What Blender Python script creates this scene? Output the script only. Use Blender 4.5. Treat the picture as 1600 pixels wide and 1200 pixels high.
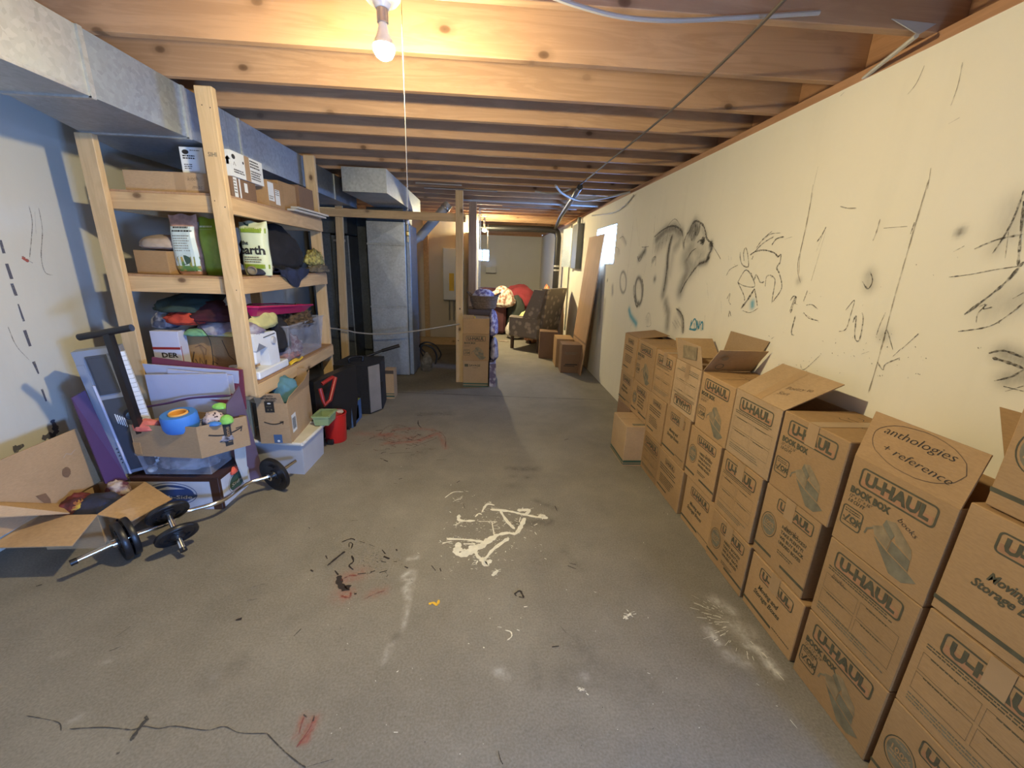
import bpy, bmesh, math, random
import numpy as np
from mathutils import Vector, Matrix, noise

for o in list(bpy.data.objects): bpy.data.objects.remove(o)
SC = bpy.context.scene
COL = SC.collection

# ------------------------------------------------------------------ camera
def cam_basis(vy=(762, 412), vz=(720, 2800)):
    a = np.array([vy[0]-800, -(vy[1]-600.)]); b = np.array([vz[0]-800, -(vz[1]-600.)])
    f = math.sqrt(-(a @ b))
    Y = np.array([a[0], a[1], -f]); Y /= np.linalg.norm(Y)
    Z = -np.array([b[0], b[1], -f]); Z /= np.linalg.norm(Z)
    return f, np.array([np.cross(Y, Z), Y, Z])
FPX, CB = cam_basis()
CH = 1.5
cd = bpy.data.cameras.new('camera'); cam = bpy.data.objects.new('camera', cd); COL.objects.link(cam)
cd.sensor_fit = 'HORIZONTAL'; cd.sensor_width = 36; cd.lens = FPX/1600*36; cd.clip_start = .05; cd.clip_end = 60
cam.matrix_world = Matrix.Translation((0, 0, CH)) @ Matrix([list(r) for r in CB]).to_4x4()
SC.camera = cam
def at_pl(u, v, p, n):
    d = CB @ np.array([u-800, -(v-600.), -FPX]); o = np.array([0, 0, CH]); t = ((np.array(p)-o) @ np.array(n))/(d @ np.array(n)); return Vector(o+d*t)
def at(u, v, x=None, y=None, z=None):
    """photo pixel -> point on the plane x=.., y=.. or z=.."""
    d = CB @ np.array([u-800, -(v-600.), -FPX])
    t = x/d[0] if x is not None else y/d[1] if y is not None else (z-CH)/d[2]
    p = d*t
    return Vector((p[0], p[1], p[2]+CH))

# ------------------------------------------------------------------ light
SC.view_settings.view_transform = 'Standard'; SC.view_settings.look = 'None'
SC.view_settings.gamma = 1; SC.view_settings.use_curve_mapping = False
SC.view_settings.exposure = 2.12
w = bpy.data.worlds.new('world'); SC.world = w; w.use_nodes = True
w.node_tree.nodes['Background'].inputs[0].default_value = (.55, .7, 1, 1)
w.node_tree.nodes['Background'].inputs[1].default_value = .6
BULB1 = (-.36, 1.66, 2.20); BULB2 = (-.07, 7.9, 2.10)
LAMP_COL = (1, .84, .50); BULB1_E = 740; BULB2_E = 1250
DAY_COL = (.20, .42, 1.0)
DAY_WIN1 = 16; DAY_WIN2 = 22; DAY_WIN3 = 52      # right wall far, back wall, right wall behind the camera
H = 2.33                     # underside of the joists
XL, XR, YF, YB = -2.46, 1.55, -1.4, 12.5

# ------------------------------------------------------------------ materials
def nm(name):
    m = bpy.data.materials.new(name); m.use_nodes = True
    nt = m.node_tree; b = nt.nodes['Principled BSDF']
    return m, nt, b
def N(nt, t, **k):
    n = nt.nodes.new(t)
    for a, v in k.items():
        if a[0] == '_': n.inputs[a[1:].replace('_', ' ')].default_value = v
        else: setattr(n, a, v)
    return n
def L(nt, a, b): nt.links.new(a, b)
def rgb(c): return (c[0], c[1], c[2], 1)
def coords(nt, scale=(1, 1, 1), rnd=True):
    tc = N(nt, 'ShaderNodeTexCoord'); mp = N(nt, 'ShaderNodeMapping'); mp.inputs['Scale'].default_value = scale
    L(nt, tc.outputs['Object'], mp.inputs['Vector'])
    if rnd:
        oi = N(nt, 'ShaderNodeObjectInfo'); mu = N(nt, 'ShaderNodeVectorMath', operation='SCALE'); mu.inputs[0].default_value = (37, 53, 71)
        L(nt, oi.outputs['Random'], mu.inputs['Scale']); L(nt, mu.outputs[0], mp.inputs['Location'])
    return mp.outputs[0]
def ramp(nt, fac, stops):
    r = N(nt, 'ShaderNodeValToRGB'); e = r.color_ramp.elements
    while len(e) < len(stops): e.new(.5)
    for i, (p, c) in enumerate(stops): e[i].position = p; e[i].color = rgb(c) if len(c) == 3 else c
    L(nt, fac, r.inputs[0]); return r.outputs[0]
def mix(nt, fac, a, b, blend='MIX'):
    m = N(nt, 'ShaderNodeMix', data_type='RGBA', blend_type=blend)
    for s, v in ((0, fac), (6, a), (7, b)):
        if hasattr(v, 'is_output'): L(nt, v, m.inputs[s])
        else: m.inputs[s].default_value = v if s == 0 else rgb(v)
    return m.outputs[2]
def bump(nt, b, h, strength=.3, dist=.01):
    n = N(nt, 'ShaderNodeBump', _Strength=strength, _Distance=dist); L(nt, h, n.inputs['Height']); L(nt, n.outputs[0], b.inputs['Normal'])
MATS = {}
def plain(name, c, rough=.6, metal=0, var=.12, scale=6, bmp=.05, spec=None, alpha=None, trans=None):
    if name in MATS: return MATS[name]
    m, nt, b = nm(name)
    no = N(nt, 'ShaderNodeTexNoise', _Scale=scale, _Detail=5); L(nt, coords(nt), no.inputs['Vector'])
    f = ramp(nt, no.outputs[0], [(.3, tuple(x*(1-var) for x in c)), (.7, tuple(min(1, x*(1+var)) for x in c))])
    L(nt, f, b.inputs['Base Color']); b.inputs['Roughness'].default_value = rough; b.inputs['Metallic'].default_value = metal
    if bmp: bump(nt, b, no.outputs[0], bmp)
    if spec is not None: b.inputs['Specular IOR Level'].default_value = spec
    if alpha is not None: b.inputs['Alpha'].default_value = alpha
    if trans is not None: b.inputs['Transmission Weight'].default_value = trans
    MATS[name] = m; return m
def emis(name, c, s):
    m, nt, b = nm(name); b.inputs['Base Color'].default_value = (.02, .02, .02, 1)
    b.inputs['Emission Color'].default_value = rgb(c); b.inputs['Emission Strength'].default_value = s
    MATS[name] = m; return m
def wood(name, axis, light=(.56, .36, .18), dark=(.38, .22, .10), knot=(.12, .06, .025), ks=1.0, rough=.7):
    m, nt, b = nm(name)
    sc = [9, 9, 9]; sc[axis] = .8
    v = coords(nt, sc)
    n1 = N(nt, 'ShaderNodeTexNoise', _Scale=1.6, _Detail=6, _Distortion=1.2, _Roughness=.6); L(nt, v, n1.inputs['Vector'])
    sc2 = [60, 60, 60]; sc2[axis] = 1.2
    n2 = N(nt, 'ShaderNodeTexNoise', _Scale=2.0, _Detail=3); L(nt, coords(nt, sc2), n2.inputs['Vector'])
    add = N(nt, 'ShaderNodeMath', operation='MULTIPLY_ADD'); L(nt, n1.outputs[0], add.inputs[0]); add.inputs[1].default_value = 9
    L(nt, n2.outputs[0], add.inputs[2])
    si = N(nt, 'ShaderNodeMath', operation='SINE'); ml = N(nt, 'ShaderNodeMath', operation='MULTIPLY'); L(nt, add.outputs[0], ml.inputs[0]); ml.inputs[1].default_value = 2.4
    L(nt, ml.outputs[0], si.inputs[0])
    mr = N(nt, 'ShaderNodeMapRange'); L(nt, si.outputs[0], mr.inputs[0]); mr.inputs[1].default_value = -1; mr.inputs[2].default_value = 1
    base = ramp(nt, mr.outputs[0], [(.0, tuple(.62*l+.38*d for l, d in zip(light, dark))), (.55, light), (1, tuple(min(1, x*1.08) for x in light))])
    lo = N(nt, 'ShaderNodeTexNoise', _Scale=1.3, _Detail=2); L(nt, coords(nt), lo.inputs['Vector'])
    base = mix(nt, ramp(nt, lo.outputs[0], [(.35, (0, 0, 0)), (.75, (.55, .55, .55))]), base, dark)
    sck = [4.5*ks]*3; sck[axis] = 2.8*ks
    vo = N(nt, 'ShaderNodeTexVoronoi', voronoi_dimensions='2D', _Scale=1.0, _Randomness=1.0)
    sp = N(nt, 'ShaderNodeSeparateXYZ'); cbn = N(nt, 'ShaderNodeCombineXYZ'); L(nt, coords(nt, sck), sp.inputs[0])
    ia, ib = {0: (0, 2), 1: (1, 2), 2: (2, 0)}[axis]; L(nt, sp.outputs[ia], cbn.inputs[0]); L(nt, sp.outputs[ib], cbn.inputs[1]); L(nt, cbn.outputs[0], vo.inputs['Vector'])
    kf = ramp(nt, vo.outputs['Distance'], [(.0, (1, 1, 1)), (.05, (.85, .85, .85)), (.075, (.3, .3, .3)), (.16, (0, 0, 0))])
    cm = N(nt, 'ShaderNodeSeparateColor'); L(nt, vo.outputs['Color'], cm.inputs[0]); km = N(nt, 'ShaderNodeMath', operation='MULTIPLY'); L(nt, kf, km.inputs[0]); L(nt, ramp(nt, cm.outputs[0], [(.45, (0, 0, 0)), (.75, (1, 1, 1))]), km.inputs[1])
    col = mix(nt, km.outputs[0], base, knot)
    L(nt, col, b.inputs['Base Color']); b.inputs['Roughness'].default_value = rough
    bump(nt, b, n2.outputs[0], .12, .004)
    MATS[name] = m; return m
def galv(name, c=(.50, .53, .54), rough=.42):
    m, nt, b = nm(name)
    vo = N(nt, 'ShaderNodeTexVoronoi', _Scale=55.0); L(nt, coords(nt), vo.inputs['Vector'])
    no = N(nt, 'ShaderNodeTexNoise', _Scale=3.0, _Detail=6); L(nt, coords(nt), no.inputs['Vector'])
    a = ramp(nt, vo.outputs['Color'], [(0, tuple(x*.82 for x in c)), (1, tuple(min(1, x*1.12) for x in c))])
    a = mix(nt, ramp(nt, no.outputs[0], [(.35, (0, 0, 0)), (.7, (.5, .5, .5))]), a, tuple(x*.72 for x in c))
    L(nt, a, b.inputs['Base Color']); b.inputs['Metallic'].default_value = .75
    rr = ramp(nt, no.outputs[0], [(.3, (rough-.08,)*3), (.7, (rough+.14,)*3)]); L(nt, rr, b.inputs['Roughness'])
    bump(nt, b, no.outputs[0], .05, .02)
    MATS[name] = m; return m
def card(name, c=(.36, .225, .12)):
    m, nt, b = nm(name)
    no = N(nt, 'ShaderNodeTexNoise', _Scale=4.0, _Detail=8, _Roughness=.6); L(nt, coords(nt), no.inputs['Vector'])
    fi = N(nt, 'ShaderNodeTexNoise', _Scale=60.0, _Detail=3); L(nt, coords(nt, (1, 1, 4)), fi.inputs['Vector'])
    a = ramp(nt, no.outputs[0], [(.3, tuple(x*.86 for x in c)), (.7, tuple(x*1.1 for x in c))])
    a = mix(nt, .25, a, ramp(nt, fi.outputs[0], [(.35, tuple(x*.75 for x in c)), (.65, tuple(x*1.2 for x in c))]))
    oi = N(nt, 'ShaderNodeObjectInfo'); hs = N(nt, 'ShaderNodeHueSaturation')
    mr = N(nt, 'ShaderNodeMapRange'); L(nt, oi.outputs['Random'], mr.inputs[0]); mr.inputs[3].default_value = .86; mr.inputs[4].default_value = 1.14
    L(nt, mr.outputs[0], hs.inputs['Value']); L(nt, a, hs.inputs['Color']); L(nt, hs.outputs[0], b.inputs['Base Color'])
    b.inputs['Roughness'].default_value = .75; b.inputs['Specular IOR Level'].default_value = .25
    bump(nt, b, no.outputs[0], .12, .01)
    MATS[name] = m; return m
def fabric(name, c1, c2=None, scale=20, kind='noise', rough=.9):
    m, nt, b = nm(name); c2 = c2 or tuple(x*.6 for x in c1)
    if kind == 'noise':
        t = N(nt, 'ShaderNodeTexNoise', _Scale=scale, _Detail=4); out = t.outputs[0]; st = [(.42, c1), (.58, c2)]
    elif kind == 'voronoi':
        t = N(nt, 'ShaderNodeTexVoronoi', _Scale=scale); out = t.outputs['Distance']; st = [(.25, c2), (.42, c1)]
    else:
        t = N(nt, 'ShaderNodeTexWave', _Scale=scale, _Distortion=2.0); out = t.outputs[0]; st = [(.3, c1), (.7, c2)]
    L(nt, coords(nt), t.inputs['Vector'])
    L(nt, ramp(nt, out, st), b.inputs['Base Color']); b.inputs['Roughness'].default_value = rough
    w2 = N(nt, 'ShaderNodeTexNoise', _Scale=25.0, _Detail=4); L(nt, coords(nt), w2.inputs['Vector']); bump(nt, b, w2.outputs[0], .35, .01)
    MATS[name] = m; return m
def clear(name, c=(.8, .82, .86), a=.25, rough=.15):
    m, nt, b = nm(name); b.inputs['Base Color'].default_value = rgb(c); b.inputs['Roughness'].default_value = rough
    no = N(nt, 'ShaderNodeTexNoise', _Scale=9.0, _Detail=4); L(nt, coords(nt), no.inputs['Vector'])
    L(nt, ramp(nt, no.outputs[0], [(.35, (a*.6,)*3), (.7, (min(1, a*1.6),)*3)]), b.inputs['Alpha'])
    MATS[name] = m; return m
def inked(name, c, a=.85, scale=60, lo=.35, hi=.6):
    """charcoal, chalk or paint whose cover breaks up with the grain of the wall"""
    m, nt, b = nm(name); b.inputs['Base Color'].default_value = rgb(c); b.inputs['Roughness'].default_value = .8
    no = N(nt, 'ShaderNodeTexNoise', _Scale=scale, _Detail=4); L(nt, coords(nt), no.inputs['Vector'])
    L(nt, ramp(nt, no.outputs[0], [(lo, (a*.25,)*3), (hi, (a,)*3)]), b.inputs['Alpha'])
    MATS[name] = m; return m

def wall_mat(name, c, soot=False):
    m, nt, b = nm(name)
    no = N(nt, 'ShaderNodeTexNoise', _Scale=1.2, _Detail=8, _Roughness=.6); L(nt, coords(nt, rnd=False), no.inputs['Vector'])
    st = N(nt, 'ShaderNodeTexNoise', _Scale=3.0, _Detail=4); L(nt, coords(nt, (1, 2.5, .35), rnd=False), st.inputs['Vector'])
    a = ramp(nt, no.outputs[0], [(.3, tuple(x*.94 for x in c)), (.7, c)])
    a = mix(nt, ramp(nt, st.outputs[0], [(.55, (0, 0, 0)), (.8, (.22, .22, .22))]), a, tuple(x*.75 for x in c))
    if soot:
        at_ = N(nt, 'ShaderNodeAttribute', attribute_name='soot'); sx = N(nt, 'ShaderNodeSeparateColor'); L(nt, at_.outputs['Color'], sx.inputs[0])
        gr = N(nt, 'ShaderNodeTexNoise', _Scale=45.0, _Detail=5, _Roughness=.7); L(nt, coords(nt, (1, 1.4, .5), rnd=False), gr.inputs['Vector'])
        mm = N(nt, 'ShaderNodeMath', operation='MULTIPLY'); L(nt, sx.outputs[0], mm.inputs[0]); L(nt, ramp(nt, gr.outputs[0], [(.3, (.75,)*3), (.6, (1,)*3)]), mm.inputs[1])
        a = mix(nt, mm.outputs[0], a, (.07, .062, .055))
        a = mix(nt, sx.outputs[1], a, (.10, .33, .42))
    L(nt, a, b.inputs['Base Color']); b.inputs['Roughness'].default_value = .75; b.inputs['Specular IOR Level'].default_value = .3
    fine = N(nt, 'ShaderNodeTexNoise', _Scale=14.0, _Detail=8); L(nt, coords(nt, rnd=False), fine.inputs['Vector'])
    bump(nt, b, fine.outputs[0], .12, .01)
    MATS[name] = m; return m
def floor_mat():
    m, nt, b = nm('concrete')
    co = coords(nt, rnd=False)
    n1 = N(nt, 'ShaderNodeTexNoise', _Scale=.9, _Detail=9, _Roughness=.62, _Distortion=.3); L(nt, co, n1.inputs['Vector'])
    n2 = N(nt, 'ShaderNodeTexNoise', _Scale=5.0, _Detail=8, _Roughness=.7); L(nt, co, n2.inputs['Vector'])
    n3 = N(nt, 'ShaderNodeTexNoise', _Scale=120.0, _Detail=4); L(nt, co, n3.inputs['Vector'])
    a = ramp(nt, n1.outputs[0], [(.3, (.125, .110, .082)), (.5, (.205, .183, .142)), (.68, (.275, .25, .198))])
    a = mix(nt, .35, a, ramp(nt, n2.outputs[0], [(.3, (.12, .107, .08)), (.7, (.29, .262, .205))]))
    a = mix(nt, .2, a, ramp(nt, n3.outputs[0], [(.3, (.12, .11, .1)), (.7, (.45, .42, .38))]))
    at_ = N(nt, 'ShaderNodeAttribute', attribute_name='stain_shade'); sx = N(nt, 'ShaderNodeSeparateColor'); L(nt, at_.outputs['Color'], sx.inputs[0])
    g = N(nt, 'ShaderNodeTexNoise', _Scale=28.0, _Detail=6, _Roughness=.7); L(nt, co, g.inputs['Vector'])
    gr = ramp(nt, g.outputs[0], [(.36, (.15,)*3), (.62, (1,)*3)])
    for i, c in ((0, (.07, .06, .055)), (1, (.70, .68, .62)), (2, (.30, .055, .035))):
        mm = N(nt, 'ShaderNodeMath', operation='MULTIPLY'); L(nt, sx.outputs[i], mm.inputs[0]); L(nt, gr, mm.inputs[1])
        a = mix(nt, mm.outputs[0], a, c)
    L(nt, a, b.inputs['Base Color'])
    L(nt, ramp(nt, n2.outputs[0], [(.3, (.66,)*3), (.7, (.85,)*3)]), b.inputs['Roughness']); b.inputs['Specular IOR Level'].default_value = .12
    bump(nt, b, n2.outputs[0], .06, .02)
    MATS['concrete'] = m; return m

floor_mat()
wall_mat('painted_wall', (.60, .58, .50)); wall_mat('marked_wall', (.76, .71, .58), True); wall_mat('drywall', (.68, .60, .47)); wall_mat('white_wall', (.62, .60, .55))
wood('joist_wood', 0, (.47, .285, .155), (.34, .185, .09)); wood('rail_x', 0, (.62, .42, .21), (.45, .28, .13)); wood('rail_y', 1, (.62, .42, .21), (.45, .28, .13)); wood('post_wood', 2, (.64, .46, .25), (.50, .33, .16))
wood('old_wood', 2, (.34, .22, .13), (.22, .14, .08)); wood('rim_wood', 1, (.42, .22, .11), (.3, .15, .07)); wood('osb', 2, (.42, .25, .13), (.30, .17, .08), ks=2)
plain('subfloor', (.20, .13, .075), .85, var=.25, scale=3)
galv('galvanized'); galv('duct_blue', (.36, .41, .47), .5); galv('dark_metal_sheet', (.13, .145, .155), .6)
card('cardboard', (.37, .228, .108)); card('cardboard_tan', (.40, .27, .15)); card('cardboard_dark', (.22, .13, .075)); card('cardboard_big', (.46, .30, .16))
plain('tape', (.37, .24, .125), .35, var=.08, bmp=.02)
plain('ink_green', (.075, .068, .038), .8, var=.2, scale=40); plain('ink_black', (.02, .018, .016), .7, var=.2); plain('ink_orange', (.345, .175, .085), .8, var=.12, scale=40)
plain('ink_grey', (.16, .14, .09), .8, var=.25, scale=30); plain('ink_grey2', (.24, .18, .10), .8, var=.25, scale=30); plain('marker', (.08, .05, .035), .7)
plain('green_print', (.04, .085, .06), .7); plain('white_card', (.70, .72, .70), .6, var=.05); plain('white_gloss', (.75, .78, .82), .3, var=.03)
plain('black_plastic', (.012, .012, .014), .35, var=.2); plain('black_rubber', (.010, .010, .012), .4, var=.2, scale=30); plain('black_cloth', (.012, .012, .016), .95, var=.3, scale=12, bmp=.5)
plain('black_felt', (.010, .010, .012), .9, var=.3, scale=50, bmp=.2)
plain('chrome', (.75, .75, .76), .18, 1, var=.05); plain('silver', (.27, .30, .37), .4, .3, var=.05); plain('grey_panel', (.05, .055, .07), .4, var=.1); plain('alu', (.42, .40, .38), .35, .6)
plain('red_plastic', (.50, .018, .015), .3, var=.08); plain('red_metal', (.27, .02, .018), .35); plain('coral', (.70, .12, .07), .8); plain('blue_foam', (.05, .20, .60), .6, var=.06); plain('orange_foam', (.75, .38, .08), .6)
plain('lime', (.25, .60, .12), .7); plain('mint', (.16, .36, .20), .8); plain('foam_board', (.50, .52, .66), .7, var=.02); plain('foam_board2', (.46, .49, .63), .7, var=.02); plain('maroon_board', (.16, .03, .06), .5); plain('mauve_board', (.17, .11, .15), .6)  # foam boards are white; blue daylight shade is put into their colours
plain('purple_board', (.065, .025, .10), .6, var=.1); plain('grey_bin', (.46, .47, .50), .35, var=.04); plain('lid_white', (.62, .60, .55), .4); plain('green_frost', (.30, .42, .22), .3, alpha=.75)
plain('brown_lid', (.05, .022, .016), .4); plain('milk_white', (.50, .53, .60), .5); plain('milk_blue', (.035, .07, .20), .5); plain('grey_white', (.52, .52, .50), .5)
plain('game_green', (.22, .27, .06), .5); plain('game_blue', (.06, .12, .25), .5); plain('teal_cloth', (.08, .20, .26), .8); plain('blue_bag', (.02, .08, .6), .3)
plain('pink_tray', (.50, .02, .12), .18, var=.05); plain('yellow', (.75, .50, .03), .5); plain('pvc', (.42, .41, .38), .4, var=.04); plain('cable_white', (.40, .37, .32), .5, var=.04); plain('cable_dark', (.06, .045, .035), .6)
plain('abs_black', (.014, .013, .013), .4); plain('grey_box', (.17, .18, .16), .5, .3); plain('porcelain', (.80, .76, .66), .25, var=.03); plain('brass', (.6, .42, .15), .35, .8)
plain('vinyl', (.78, .84, .88), .3, var=.02); plain('heater_white', (.72, .73, .70), .3, var=.03); plain('leg_wood', (.05, .022, .012), .4)
plain('wicker', (.16, .11, .075), .8, var=.4, scale=60, bmp=.6); plain('maroon_sofa', (.085, .028, .035), .8, var=.2); plain('red_blanket', (.24, .03, .04), .9, var=.2)
plain('green_blanket', (.045, .055, .045), .9); plain('white_fur', (.62, .58, .52), .95, var=.2, scale=20, bmp=.6); plain('bag_lilac', (.30, .28, .36), .25, var=.3, alpha=.85, scale=14, bmp=.4)
plain('bulb_neck', (.85, .82, .65), .4)
fabric('beige_cloth', (.42, .34, .28), (.30, .24, .19), 8); fabric('dark_green_cloth', (.015, .035, .03), (.03, .05, .04), 6); fabric('maroon_cloth', (.07, .008, .018), (.035, .006, .012), 6)
fabric('red_bag', (.42, .05, .025), (.25, .02, .015), 9); fabric('white_blue_cloth', (.5, .5, .52), (.05, .06, .10), 12); fabric('clear_stuff', (.20, .17, .24), (.38, .38, .44), 12)
fabric('yellow_cloth', (.60, .58, .24), (.45, .42, .18), 10); fabric('leaves', (.12, .075, .035), (.04, .025, .012), 40); fabric('straw', (.45, .40, .12), (.20, .17, .06), 45); fabric('khaki_cloth', (.20, .17, .12), (.10, .085, .06), 14)
fabric('denim', (.02, .03, .075), (.012, .018, .045), 12); fabric('zebra', (.65, .60, .52), (.03, .02, .02), 22); fabric('leopard', (.55, .45, .42), (.04, .02, .03), 60, 'voronoi')
fabric('bin_stuff', (.50, .46, .50), (.12, .03, .05), 9); fabric('bin_red', (.42, .12, .08), (.16, .05, .05), 25); fabric('floral', (.80, .76, .66), (.35, .16, .10), 16, 'noise'); fabric('patchwork', (.62, .34, .15), (.24, .05, .04), 26)
fabric('chair_cloth', (.17, .14, .11), (.34, .28, .21), 9, 'voronoi'); fabric('blue_pattern', (.42, .40, .48), (.12, .10, .17), 14); fabric('purple_white', (.55, .53, .68), (.18, .15, .32), 24)
fabric('skin_cloth', (.55, .45, .38), (.12, .03, .04), 18); fabric('navy_cloth', (.02, .025, .05), (.035, .035, .06), 10); fabric('wine_cloth', (.18, .035, .03), (.08, .02, .02), 14)
fabric('gold_cloth', (.55, .38, .05), (.30, .10, .04), 30); fabric('tub_stuff', (.40, .41, .46), (.10, .11, .14), 9); fabric('salmon_cloth', (.70, .20, .15), (.55, .12, .10), 10); fabric('mixed_toys', (.30, .30, .36), (.03, .03, .05), 30)
fabric('seed_print', (.40, .30, .08), (.10, .22, .06), 18); fabric('bag_green', (.22, .32, .03), (.15, .24, .02), 5, rough=.35); plain('bag_pale', (.62, .68, .46), .4, var=.05); plain('bag_white', (.52, .62, .60), .35, var=.08)
plain('sack_orange', (.45, .26, .19), .4, var=.3, scale=30)
clear('clear_plastic', (.62, .64, .72), .16); clear('clear_bag', (.62, .62, .74), .42, .2)
inked('charcoal', (.055, .048, .042), .8, 90, .38, .6); inked('pencil', (.12, .10, .075), .6, 110, .35, .6); inked('teal_paint', (.05, .24, .34), 1, 60, .2, .4); inked('crack', (.20, .16, .10), .6, 40, .3, .6)
inked('grey_mark', (.10, .10, .13), .9, 60, .2, .5); inked('red_mark', (.40, .08, .06), .8); plain('white_paint', (.72, .69, .58), .7, var=.1, scale=40); inked('dark_paint', (.022, .014, .012), .97, 70, .25, .4); inked('red_paint', (.28, .05, .035), .65, 50, .35, .6)
inked('purple_mark', (.10, .05, .07), .8, 60, .3, .55); inked('yellow_paint', (.75, .45, .04), 1, 60, .2, .4); inked('floor_crack', (.05, .045, .04), .9, 40, .3, .5)
emis('bulb_glow', LAMP_COL, BULB1_E); emis('bulb_glow_far', LAMP_COL, BULB2_E)
emis('daylight_a', DAY_COL, DAY_WIN1); emis('daylight_b', DAY_COL, DAY_WIN2); emis('daylight_c', DAY_COL, DAY_WIN3)

# ------------------------------------------------------------------ mesh helpers
def M(k): return MATS[k]
_txt = {}
def text_polys(s, bold=0, shear=0):
    k = (s, bold, shear)
    if k not in _txt:
        cu = bpy.data.curves.new('t', 'FONT'); cu.body = s; cu.size = 1; cu.offset = bold; cu.shear = shear; cu.resolution_u = 2
        ob = bpy.data.objects.new('t', cu); COL.objects.link(ob); bpy.context.view_layer.update()
        me = ob.evaluated_get(bpy.context.evaluated_depsgraph_get()).to_mesh()
        vs = [(v.co.x, v.co.y) for v in me.vertices]; fs = [tuple(p.vertices) for p in me.polygons]
        bpy.data.objects.remove(ob); bpy.data.curves.remove(cu)
        if not vs: vs = [(0, 0)]
        _txt[k] = (vs, fs, max(v[0] for v in vs), max(v[1] for v in vs))
    return _txt[k]

class Frame:
    """a flat face: origin, unit vectors along its width and its height, and its outward normal"""
    def __init__(s, o, u, v, off=.0007):
        s.o = Vector(o); s.u = Vector(u).normalized(); s.v = Vector(v).normalized(); s.n = s.u.cross(s.v).normalized(); s.off = off
    def p(s, a, b, d=0): return s.o + s.u*a + s.v*b + s.n*(s.off+d)

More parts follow.
